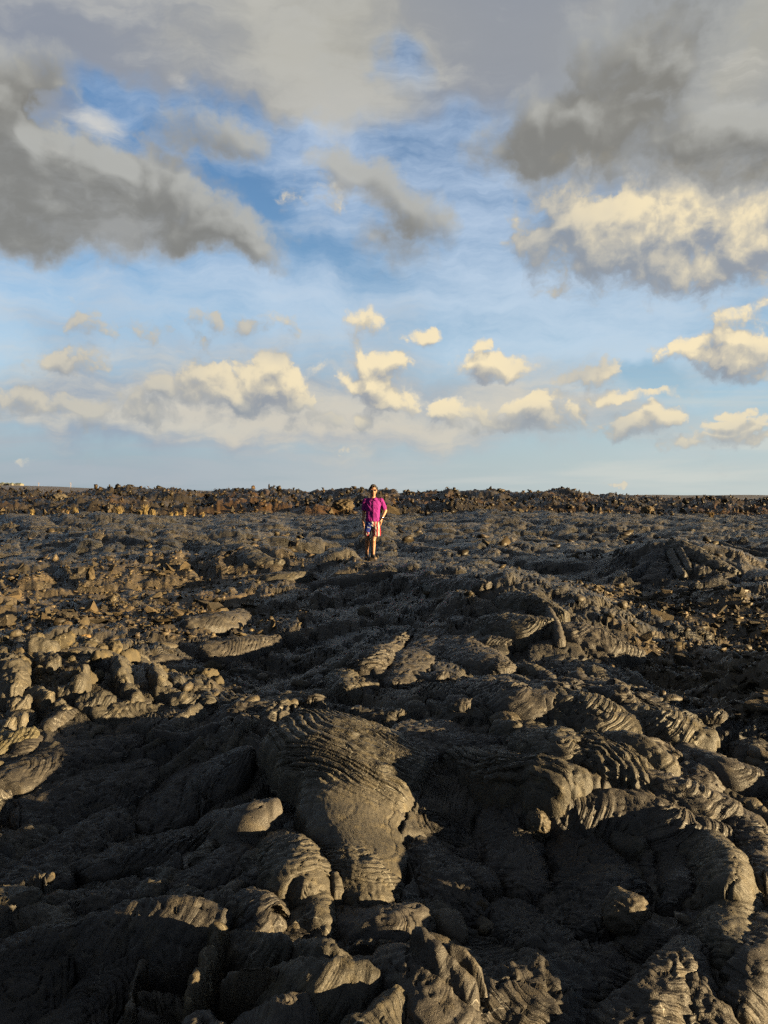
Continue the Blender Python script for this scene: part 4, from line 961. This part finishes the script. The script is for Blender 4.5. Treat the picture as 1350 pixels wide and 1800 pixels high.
# ------------------------------------------------------------------ dry grass
def grass_mat(name, a, b):
    m, B, p = new_mat(name); g = B.n.new('ShaderNodeNewGeometry')
    B.l.new(B.mix(B.step(B.noise(g.outputs['Position'], 9, 3, .6), .35, .65), a, b), p.inputs['Base Color'])
    p.inputs['Roughness'].default_value = .7; p.inputs['Specular IOR Level'].default_value = .2
    return m
M_GRASS = grass_mat('dry_grass', (.075, .052, .020), (.12, .088, .038))
M_GRASSD = grass_mat('dull_dry_grass', (.07, .045, .018), (.10, .065, .025))
def tuft(px, py, wpx, hpx, label, seed, mat=M_GRASS, dist=None, n=150):
    r = np.random.default_rng(900+seed)
    x, y, z = at(px, py)
    if dist: y = dist; x = (px-CX)/F*y
    z = ground_z(x, y)
    H = hpx/F*y*1.4; R = wpx/F*y*.6
    V, Fc = [], []
    for _ in range(n):
        a = r.uniform(0, 2*PI); lean = R*(.15+.85*r.random()); h = H*(.55+.45*r.random()); wb = .010+.010*r.random()
        bx, by = .35*R*r.normal()*.5, .35*R*r.normal()*.5
        ta = a+r.normal()*.3; px_, py_ = -math.sin(ta)*wb, math.cos(ta)*wb
        k = len(V); pts = []
        for s in (0, .45, .8, 1.0):
            ox, oy = bx+math.cos(a)*lean*s**1.8, by+math.sin(a)*lean*s**1.8; oz = h*(s-.22*s**3)
            wv = 1-s*.9
            V += [(ox-px_*wv, oy-py_*wv, oz), (ox+px_*wv, oy+py_*wv, oz)]
        for s in range(3): Fc.append((k+2*s, k+2*s+1, k+2*s+3, k+2*s+2))
    t = empty('grass_tuft', (x, y, z-.02), label=label, category='grass tuft', group='dry grass tufts')
    obj('blades', py_mesh('blades', V, Fc, mat), t)
    V, Fc = [], []
    for i in range(8):
        a = i*PI/4; V += [(R*.3*math.cos(a), R*.3*math.sin(a), -.05), (R*.16*math.cos(a), R*.16*math.sin(a), .07)]
    for i in range(8): k = 2*i; j = 2*((i+1) % 8); Fc.append((k, j, j+1, k+1))
    Fc.append(tuple(2*i+1 for i in range(8)))
    obj('root_clump', py_mesh('root_clump', V, Fc, M_GRASSD), t)
tuft(57, 893, 10, 12, 'slender yellow grass tuft, leftmost along the foot of the rough flow', 1, dist=43.5)
tuft(133, 890, 12, 12, 'compact yellow grass tuft standing alone beneath the rusty blocks at left', 2, dist=44)
tuft(119, 895, 8, 9, 'dull small grass tuft just left of the lone yellow one', 3, M_GRASSD, dist=42.5, n=70)
tuft(210, 899, 20, 16, 'broad yellow grass tuft standing nearest, in front of the row', 4, dist=40)
tuft(246, 893, 11, 9, 'small yellow tuft left of the tallest grass tuft', 5, dist=43.5)
tuft(256, 895, 15, 18, 'tallest yellow grass tuft in the middle of the row', 6, dist=43)
tuft(269, 894, 13, 12, 'bushy yellow tuft right of the tallest grass tuft', 7, dist=43)
tuft(301, 894, 10, 8, 'low yellow tuft, first of three spaced tufts right of the bushy group', 8, dist=43.5)
tuft(311, 893, 9, 7, 'lowest pale tuft, second of three right of the bushy group', 9, dist=44)
tuft(324, 894, 10, 13, 'narrow upright yellow tuft, third of three right of the bushy group', 10, dist=43.5)
tuft(357, 897, 9, 10, 'faint small tuft at the right end of the row of grass', 11, dist=42, n=80)
tuft(1251, 914, 14, 9, 'reddish brown dry grass tuft beneath the rough flow on the right', 12, M_GRASSD, dist=40)

# ------------------------------------------------------------------ far land to the left with houses and poles
def far_z(x, y):
    az = x/np.maximum(y, 1)
    top = np.interp(az*F+CX, [-900, -300, 0, 40, 70, 130, 220, 500, 900, 1350, 2200], [848, 851, 852.5, 853.5, 855, 858, 860, 868, 871.5, 871.5, 871.5])
    k = sstep(150, 620, y); z = EYE+(HY-top)*y/F
    return np.where(y < 4500, -3+k*(z+3), z)+k*1.2*fbm(x*.01, y*.01, 3, 501)
fy = np.geomspace(108, 6000, 50); fu = np.linspace(-1.4, 1.4, 240)
FX = fu[None, :]*fy[:, None]; FY = np.repeat(fy[:, None], 240, 1); FZ = far_z(FX, FY)
FZ = np.where(FY > 700, np.minimum(FZ, far_z(FX*700/FY, 0*FY+700)-(FY-700)*.002), FZ)
ft = np.ones(FX.shape+(3,), np.float32)*np.array([1.5, 1.25, .9], np.float32)
fmesh = grid_mesh('far_plain', FX, FY, FZ, ft); fmesh.materials.append(M_LAVA)
link(bpy.data.objects.new('far_plain', fmesh), kind='structure')
# land behind and around the viewer, far below notice but there
gb = np.array([-6000, -1500, -300, -60, -7.5]); GBX, GBY = np.meshgrid(np.array([-6000, -1500, -300, -60, -12, 12, 60, 300, 1500, 6000.]), gb)
bm_ = grid_mesh('rear_plain', GBX, GBY, -.25-.01*np.abs(GBY+7.5)+.002*np.abs(GBX), np.ones(GBX.shape+(3,), np.float32)); bm_.materials.append(M_LAVA)
link(bpy.data.objects.new('rear_plain', bm_), kind='structure')
M_WALL = plain('house_wall', (.075, .07, .06), .9, .1); M_ROOF = plain('house_roof', (.06, .07, .06), .9, .1); M_WIN = plain('window_glass', (.02, .025, .03), .2, .5); M_WOOD = plain('pole_wood', (.12, .09, .065), .9, .1)
def box(x0, x1, y0, y1, z0, z1):
    V = [(x0, y0, z0), (x1, y0, z0), (x1, y1, z0), (x0, y1, z0), (x0, y0, z1), (x1, y0, z1), (x1, y1, z1), (x0, y1, z1)]
    return V, [(3, 2, 1, 0), (4, 5, 6, 7), (0, 1, 5, 4), (1, 2, 6, 5), (2, 3, 7, 6), (3, 0, 4, 7)]
def house(px, y, w, h, d, label):
    x = (px-CX)/F*y; z = float(far_z(np.array([x]), np.array([y]))[0])
    t = empty('house', (x, y, z-.6), label=label, category='house', group='far pale houses on the skyline')
    V, Fc = box(-w/2, w/2, -d/2, d/2, 0, h); obj('wall', py_mesh('wall', V, Fc, M_WALL), t)
    e = .4; V = [(-w/2-e, -d/2-e, h), (w/2+e, -d/2-e, h), (w/2+e, d/2+e, h), (-w/2-e, d/2+e, h), (-w/2+1, 0, h+1.1), (w/2-1, 0, h+1.1)]
    obj('roof', py_mesh('roof', V, [(3, 2, 1, 0), (0, 1, 5, 4), (2, 3, 4, 5), (1, 2, 5), (3, 0, 4)], M_ROOF), t)
    for k in range(max(1, int(w//3))):
        cx_ = -w/2+(k+.5)*w/max(1, int(w//3)); V, Fc = box(cx_-.5, cx_+.5, -d/2-.05, -d/2+.02, 1.3, 2.3)
        obj('window', py_mesh('window', V, Fc, M_WIN), t)
house(33, 600, 5.5, 1.7, 6, 'low pale house on the far left skyline, the largest of the row')
house(5, 610, 3.2, 2.2, 5, 'tiny pale house at the far left edge of the skyline')
house(13.5, 610, 2.6, 2.1, 5, 'tiny pale house second from the far left edge')
house(21, 608, 2.6, 2.1, 5, 'tiny pale house just left of the largest far house')
def pole(px, toppx, y, label):
    x = (px-CX)/F*y; zt = EYE+(HY-toppx)*y/F; z = float(far_z(np.array([x]), np.array([y]))[0])-.5
    t = empty('utility_pole', (x, y, z), label=label, category='utility pole', group='far utility poles')
    L = zt-z; V, Fc = [], []
    for k, (r, h) in enumerate(((.20, 0), (.13, L))):
        for i in range(8): V.append((r*math.cos(i*PI/4), r*math.sin(i*PI/4), h))
    Fc = [(i, (i+1) % 8, 8+(i+1) % 8, 8+i) for i in range(8)]+[tuple(range(8, 16))]
    obj('post', py_mesh('post', V, Fc, M_WOOD), t)
    V, Fc = box(-1.1, 1.1, -.18, -.05, L-.45, L-.25); obj('crossarm', py_mesh('crossarm', V, Fc, M_WOOD), t)
pole(68, 848.5, 600, 'tiny utility pole on the left skyline, nearer the far houses')
pole(124.5, 848.5, 600, 'tiny utility pole on the left skyline, right of the other')
# ------------------------------------------------------------------ the person
def cone_bone(bm, p0, r0, p1, r1, sub=2):
    t = bmesh.new()
    for p, r in ((p0, r0), (p1, r1)):
        r = (r, r, r) if np.isscalar(r) else r
        bmesh.ops.create_icosphere(t, subdivisions=sub, radius=1, matrix=Matrix.Translation(p) @ Matrix.Diagonal((*r, 1)))
    h = bmesh.ops.convex_hull(t, input=t.verts)
    bmesh.ops.delete(t, geom=[v for v in t.verts if not v.link_faces], context='VERTS')
    vs_ = [bm.verts.new(v.co) for v in t.verts]; t.verts.index_update()
    for f in t.faces: bm.faces.new([vs_[v.index] for v in f.verts])
    t.free()
def loft(bm, rings, n=28, caps=True):
    """rings: (cx, cy, cz, rx, ry[, tilt about x])"""
    R = []
    for (cx_, cy_, cz, rx, ry) in rings:
        ring = []
        for i in range(n):
            a = 2*PI*i/n; c_, s_ = math.cos(a), math.sin(a)
            c_ = math.copysign(abs(c_)**.85, c_); s_ = math.copysign(abs(s_)**.85, s_)
            ring.append(bm.verts.new((cx_+rx*c_, cy_+ry*s_, cz)))
        R.append(ring)
    for a, b in zip(R, R[1:]):
        for i in range(n): bm.faces.new((a[i], a[(i+1) % n], b[(i+1) % n], b[i]))
    if caps: bm.faces.new(R[0][::-1]); bm.faces.new(R[-1])
def remeshed(name, bm, voxel, smooth, mat, parent, fold=0.0):
    bmesh.ops.recalc_face_normals(bm, faces=bm.faces)
    me = bpy.data.meshes.new(name); bm.to_mesh(me); bm.free()
    o = bpy.data.objects.new(name, me); COL.objects.link(o)
    m = o.modifiers.new('r', 'REMESH'); m.mode = 'VOXEL'; m.voxel_size = voxel
    s = o.modifiers.new('s', 'SMOOTH'); s.factor = .5; s.iterations = smooth
    dg = bpy.context.evaluated_depsgraph_get(); nm = bpy.data.meshes.new_from_object(o.evaluated_get(dg))
    o.modifiers.clear(); o.data = nm; bpy.data.meshes.remove(me); nm.name = name
    if fold:
        n = len(nm.vertices); co = np.empty(n*3, np.float32); nm.vertices.foreach_get('co', co); co = co.reshape(-1, 3)
        no = np.empty(n*3, np.float32); nm.vertices.foreach_get('normal', no); no = no.reshape(-1, 3)
        d = fold*fbm(co[:, 0]*14+co[:, 2]*5, co[:, 2]*7-co[:, 1]*9, 3, 601)
        nm.vertices.foreach_set('co', (co+no*d[:, None]).ravel())
    nm.materials.clear(); nm.materials.append(mat); nm.polygons.foreach_set('use_smooth', [True]*len(nm.polygons)); nm.update()
    o.parent = parent; return o
M_SKIN = plain('skin', (0.1198, 0.0551, 0.0275), .55, .3, .10, 25); M_HAIR = plain('hair', (0.0059, 0.0037, 0.0030), .7, .2, .4, 90, .006)
M_SHIRT = plain('magenta_cloth', (0.0828, 0.0055, 0.0644), .85, .1, .10, 30); M_BOOT = plain('boot_leather', (0.0089, 0.0067, 0.0059), .7, .2); M_TOE = plain('boot_toe', (0.0518, 0.0333, 0.0222), .7, .2)
M_DARK = plain('dark_plastic', (.004, .004, .005), .15, .5); M_LIP = plain('lips', (0.0888, 0.0222, 0.0148), .5, .3); M_BTN = plain('button', (0.0666, 0.0148, 0.0444), .4, .4)
def flag_mat():
    m, B, p = new_mat('flag_cloth'); tcn = B.n.new('ShaderNodeTexCoord'); P = tcn.outputs['Object']; x, y, z = B.sep(P)
    wv = B.mad(B.sub(B.noise(P, 9, 2, .5), .5), .012, x)
    st = B.math('FRACT', B.mul(B.add(wv, .4), 1/.074)); red = B.step(st, .47, .53)
    c_ = B.mix(red, (.145, .135, .13), (.12, .007, .012))
    blue = B.mul(B.step(x, -.022, -.030), B.step(B.mad(x, .35, z), .625, .635))
    dots = B.voro(B.vec('MULTIPLY', P, (1, .4, 1)), 22, 'F1')
    c_ = B.mix(blue, c_, B.mix(B.step(dots, .30, .36), (.14, .14, .15), (.005, .010, .075)))
    B.l.new(c_, p.inputs['Base Color']); p.inputs['Roughness'].default_value = .85; p.inputs['Specular IOR Level'].default_value = .1
    return m
M_FLAG = flag_mat()
gz = max(ground_z(PERSON[0]+ox, PERSON[1]+oy) for ox in (-.16, 0, .1) for oy in (-.2, 0, .15))
per = empty('person', (PERSON[0], PERSON[1], gz-.01), label='person in magenta shirt, flag print shorts and sunglasses standing on the lava', category='person')
def hand(bm, wr, palm, dirn, sidev, curl):
    """wr wrist, palm centre end, fingers spread along sidev"""
    wr, palm, dirn, sidev = map(Vector, (wr, palm, dirn, sidev)); dirn.normalize(); sidev.normalize()
    fw = dirn.cross(sidev)
    cone_bone(bm, wr, .024, wr+dirn*.02, .026); cone_bone(bm, wr+dirn*.01+sidev*.012, .02, wr+dirn*.085+sidev*.028, .014); cone_bone(bm, wr+dirn*.01-sidev*.012, .02, wr+dirn*.085-sidev*.028, .014)
    cone_bone(bm, wr+dirn*.085+sidev*.028, .014, wr+dirn*.085-sidev*.028, .014)
    for k, L in enumerate((.072, .080, .074, .058)):
        b = wr+dirn*.088+sidev*(.033-.022*k); m1 = b+(dirn+fw*curl*.4).normalized()*L*.55; e = m1+(dirn*(1-curl)+fw*curl).normalized()*L*.5
        cone_bone(bm, b, .0095, m1, .0085, 1); cone_bone(bm, m1, .0085, e, .0075, 1)
    b = wr+dirn*.03+sidev*.03; m1 = b+(dirn*.6+sidev*.7+fw*.4).normalized()*.045; e = m1+(dirn+sidev*.1+fw*.4).normalized()*.035
    cone_bone(bm, b, .013, m1, .0105, 1); cone_bone(bm, m1, .0105, e, .008, 1)
bm = bmesh.new()
# head turned a little to the right of the picture
Hc = Vector((.006, -.015, 1.672))
cone_bone(bm, Hc+Vector((0, .012, .02)), (.076, .092, .098), Hc+Vector((0, -.008, -.03)), (.070, .082, .085), 3)
cone_bone(bm, Hc+Vector((.004, -.045, -.045)), (.055, .045, .05), Hc+Vector((.006, -.062, -.128)), (.026, .024, .020), 2)
cone_bone(bm, Hc+Vector((0, .0, -.06)), (.062, .06, .05), Hc+Vector((.004, -.035, -.105)), (.048, .045, .028), 2)
cone_bone(bm, Hc+Vector((.004, -.090, .012)), .009, Hc+Vector((.006, -.106, -.038)), .014, 2)      # nose
cone_bone(bm, Hc+Vector((.006, -.100, -.040)), (.018, .010, .008), Hc+Vector((.006, -.096, -.040)), (.018, .010, .008), 1)
cone_bone(bm, Hc+Vector((-.05, -.066, .022)), .014, Hc+Vector((.056, -.066, .022)), .014, 2)        # brow
for s in (-1, 1):
    cone_bone(bm, Hc+Vector((s*.078, .012, .005)), (.009, .018, .024), Hc+Vector((s*.076, .006, -.028)), (.008, .012, .014), 2)   # ears
    cone_bone(bm, Hc+Vector((s*.046, -.062, -.035)), .020, Hc+Vector((s*.040, -.055, -.07)), .018, 2)    # cheeks
cone_bone(bm, (0, .012, 1.60), (.055, .058, .05), (-.005, .02, 1.45), (.062, .062, .05), 3)                 # neck
# trunk
cone_bone(bm, (-.008, .015, 1.36), (.155, .088, .10), (-.01, .01, 1.12), (.135, .082, .10), 3)
cone_bone(bm, (-.01, .01, 1.12), (.135, .082, .10), (-.01, .01, .93), (.145, .09, .08), 3)
# arms: right one hangs (left of the picture), left hand on the pocket
SR, ER, WR_ = (-.185, .015, 1.425), (-.232, .03, 1.165), (-.246, -.035, .905)
SL, EL_, WL = (.182, .015, 1.425), (.300, .055, 1.185), (.205, -.035, .985)
for S0, E0, W0 in ((SR, ER, WR_), (SL, EL_, WL)):
    cone_bone(bm, S0, .058, E0, .040); cone_bone(bm, E0, .041, Vector(E0)*.65+Vector(W0)*.35, .041); cone_bone(bm, Vector(E0)*.65+Vector(W0)*.35, .041, W0, .026)
hand(bm, WR_, None or (0, 0, 0), (.18, -.15, -1), (.45, -.75, .2), .35)
hand(bm, WL, (0, 0, 0), (-.12, .05, -1), (-.25, -.9, 0), .15)
# legs: left one forward
LEG = [((-.095, .01, .90), (-.148, .02, .49), (-.158, .085, .10)), ((.075, .0, .90), (.008, -.075, .48), (.004, -.055, .10))]
for hp, kn, an in LEG:
    hp, kn, an = Vector(hp), Vector(kn), Vector(an)
    cone_bone(bm, hp, .088, hp.lerp(kn, .5), .076); cone_bone(bm, hp.lerp(kn, .5), .076, kn, .055)
    cone_bone(bm, kn, .056, kn+Vector((0, -.012, -.015)), .050)
    cf = kn.lerp(an, .32)+Vector((0, .022, 0)); cone_bone(bm, kn, .052, cf, .056); cone_bone(bm, cf, .056, kn.lerp(an, .72), .040); cone_bone(bm, kn.lerp(an, .72), .040, an, .035)
body = remeshed('body', bm, .0072, 2, M_SKIN, per)
# lips
bm = bmesh.new(); cone_bone(bm, Hc+Vector((-.018, -.083, -.078)), .007, Hc+Vector((.030, -.083, -.078)), .007, 1); cone_bone(bm, Hc+Vector((-.010, -.088, -.083)), .007, Hc+Vector((.022, -.088, -.083)), .007, 1)
remeshed('lips', bm, .004, 2, M_LIP, body)
# hair: a mop of short curls over crown, sides and nape
bm = bmesh.new(); r9 = np.random.default_rng(3)
cone_bone(bm, Hc+Vector((0, .022, .038)), (.082, .090, .088), Hc+Vector((0, .035, .0)), (.080, .078, .08), 3)
for _ in range(190):
    a = r9.uniform(0, 2*PI); el_ = r9.uniform(-.35, 1.5); d_ = Vector((math.cos(a)*math.cos(el_), math.sin(a)*math.cos(el_), math.sin(el_)))
    if d_.y < -.25 and d_.z < .52: continue
    if d_.y < .15 and d_.z < -.05: continue
    p = Hc+Vector((d_.x*.085, .024+d_.y*.098, .030+d_.z*.100)); q = p+d_*.012+Vector(r9.normal(size=3)*.006)
    cone_bone(bm, p, .014+.007*r9.random(), q, .010, 1)
remeshed('hair', bm, .006, 1, M_HAIR, per)
# shirt
bm = bmesh.new()
loft(bm, [(-.012, .01, .925, .178, .122), (-.012, .01, .96, .180, .124), (-.010, .012, 1.06, .170, .118), (-.008, .012, 1.16, .170, .118), (-.006, .012, 1.27, .182, .124), (-.004, .015, 1.36, .192, .122), (-.002, .02, 1.42, .186, .105), (0, .022, 1.46, .130, .085), (0, .02, 1.485, .075, .070)], 36)
for S0, E0, rr0, rr1, k in ((SR, ER, .070, .066, .78), (SL, EL_, .070, .068, .74)):
    S0, E0 = Vector(S0), Vector(E0); e = S0.lerp(E0, k); cone_bone(bm, S0, rr0, e, rr1, 2)
    cone_bone(bm, S0.lerp(Vector((0, .015, 1.42)), .5), .075, S0, .070, 2)
shirt = remeshed('shirt', bm, .008, 4, M_SHIRT, per, .010)
bm = bmesh.new()
for s in (-1, 1):   # collar leaves
    p = [(s*.072, .03, 1.50), (s*.062, -.045, 1.497), (s*.016, -.085, 1.462), (s*.060, -.100, 1.425), (s*.098, -.060, 1.448), (s*.098, .03, 1.462)]
    vs_ = [bm.verts.new(v) for v in p]; vs2 = [bm.verts.new((v[0]*1.05, v[1]*1.08-.004, v[2]+.008)) for v in p]
    bm.faces.new(vs_); bm.faces.new(vs2[::-1])
    for i in range(6): bm.faces.new((vs_[i], vs_[(i+1) % 6], vs2[(i+1) % 6], vs2[i]))
bmesh.ops.recalc_face_normals(bm, faces=bm.faces)
me = bpy.data.meshes.new('collar'); bm.to_mesh(me); bm.free(); me.materials.append(M_SHIRT); obj('collar', me, shirt)
V, Fc = [], []
zz = np.linspace(.935, 1.43, 14); yy = np.interp(zz, [.93, 1.06, 1.16, 1.27, 1.36, 1.43], [-.117, -.111, -.111, -.117, -.112, -.092])
for z_, y_ in zip(zz, yy): V += [(-.004, y_-.009, z_), (.026, y_-.009, z_), (.026, y_+.006, z_), (-.004, y_+.006, z_)]
for i in range(13):
    k = 4*i
    for j in range(4): Fc.append((k+j, k+(j+1) % 4, k+4+(j+1) % 4, k+4+j))
pl = obj('placket', py_mesh('placket', V, Fc, M_SHIRT), shirt)
for z_ in (1.40, 1.31, 1.22, 1.13, 1.04):
    y_ = float(np.interp(z_, zz, yy))-.011; V = [(.011+.006*math.cos(i*PI/4), y_, z_+.006*math.sin(i*PI/4)) for i in range(8)]+[(.011+.006*math.cos(i*PI/4), y_-.003, z_+.006*math.sin(i*PI/4)) for i in range(8)]
    obj('button', py_mesh('button', V, [tuple(range(8, 16))]+[(i, (i+1) % 8, 8+(i+1) % 8, 8+i) for i in range(8)], M_BTN), shirt)
# shorts
bm = bmesh.new()
loft(bm, [(-.012, .012, .80, .178, .118), (-.012, .012, .88, .176, .120), (-.012, .012, .955, .164, .112)], 32)
loft(bm, [(-.140, .012, .585, .080, .105), (-.128, .012, .70, .086, .108), (-.100, .012, .83, .092, .112), (-.09, .012, .90, .085, .105)], 28)
loft(bm, [(.075, -.035, .575, .104, .112), (.085, -.025, .68, .102, .112), (.078, .0, .80, .094, .114), (.07, .012, .90, .085, .105)], 28)
remeshed('shorts', bm, .007, 3, M_FLAG, per, .012)
# boots
for (hp, kn, an), yaw in zip(LEG, (-.08, .38)):
    an = Vector(an); bm = bmesh.new(); R = Matrix.Translation((an.x, an.y, 0)) @ Matrix.Rotation(yaw, 4, 'Z'); g = lambda *v: R @ Vector(v)
    cone_bone(bm, g(0, .02, .10), .052, g(0, .01, .185), .050, 2)
    cone_bone(bm, g(0, .045, .045), .045, g(0, .02, .10), .050, 2); cone_bone(bm, g(0, .03, .05), .045, g(0, -.12, .042), .042, 2); cone_bone(bm, g(0, -.05, .06), .046, g(0, .0, .10), .050, 2)
    bt = remeshed('boot', bm, .008, 2, M_BOOT, per)
    bm = bmesh.new(); loft(bm, [(0, -.035, 0, .046, .135), (0, -.035, .024, .050, .140)], 20)
    bmesh.ops.transform(bm, matrix=R, verts=bm.verts); bmesh.ops.recalc_face_normals(bm, faces=bm.faces)
    me = bpy.data.meshes.new('sole'); bm.to_mesh(me); bm.free(); me.materials.append(M_BOOT); obj('sole', me, bt)
    bm = bmesh.new(); cone_bone(bm, g(-.012, -.135, .042), .034, g(.012, -.135, .042), .034, 2)
    me = bpy.data.meshes.new('toe_cap'); bm.to_mesh(me); bm.free(); me.materials.append(M_TOE); obj('toe_cap', me, bt)
# sunglasses
gl = None
bm = bmesh.new(); cone_bone(bm, Hc+Vector((-.060, -.090, .016)), .005, Hc+Vector((.068, -.090, .016)), .005, 1)
for s in (-1, 1): cone_bone(bm, Hc+Vector((.004+s*.066, -.086, .014)), .005, Hc+Vector((s*.079, .01, .012)), .004, 1)
me = bpy.data.meshes.new('sunglasses'); bm.to_mesh(me); bm.free(); me.materials.append(M_DARK); gl = obj('sunglasses', me, per)
for s in (-1, 1):
    bm = bmesh.new(); cone_bone(bm, Hc+Vector((.005+s*.022, -.097, .002)), (.014, .006, .017), Hc+Vector((.005+s*.046, -.090, .003)), (.018, .006, .019), 2)
    me = bpy.data.meshes.new('lens'); bm.to_mesh(me); bm.free(); me.materials.append(M_DARK); obj('lens', me, gl)
# wristwatch on the left arm
ax = (Vector(WL)-Vector(EL_)).normalized(); e1 = ax.orthogonal().normalized(); e2 = ax.cross(e1); V, Fc = [], []
for i in range(16):
    a = 2*PI*i/16; d_ = e1*math.cos(a)+e2*math.sin(a)
    for (r, o_) in ((.031, -.012), (.036, -.012), (.036, .012), (.031, .012)): V.append(Vector(WL)-ax*.03+d_*r+ax*o_)
for i in range(16):
    k = 4*i; j = 4*((i+1) % 16)
    for q in range(4): Fc.append((k+q, k+(q+1) % 4, j+(q+1) % 4, j+q))
wt = obj('wristwatch', py_mesh('wristwatch', V, Fc, M_DARK), per)
bm = bmesh.new(); cw = Vector(WL)-ax*.03+Vector((.02, -.030, 0)); cone_bone(bm, cw, .014, cw+ax*.008, .014, 2)
me = bpy.data.meshes.new('watch_face'); bm.to_mesh(me); bm.free(); me.materials.append(M_DARK); obj('watch_face', me, wt)
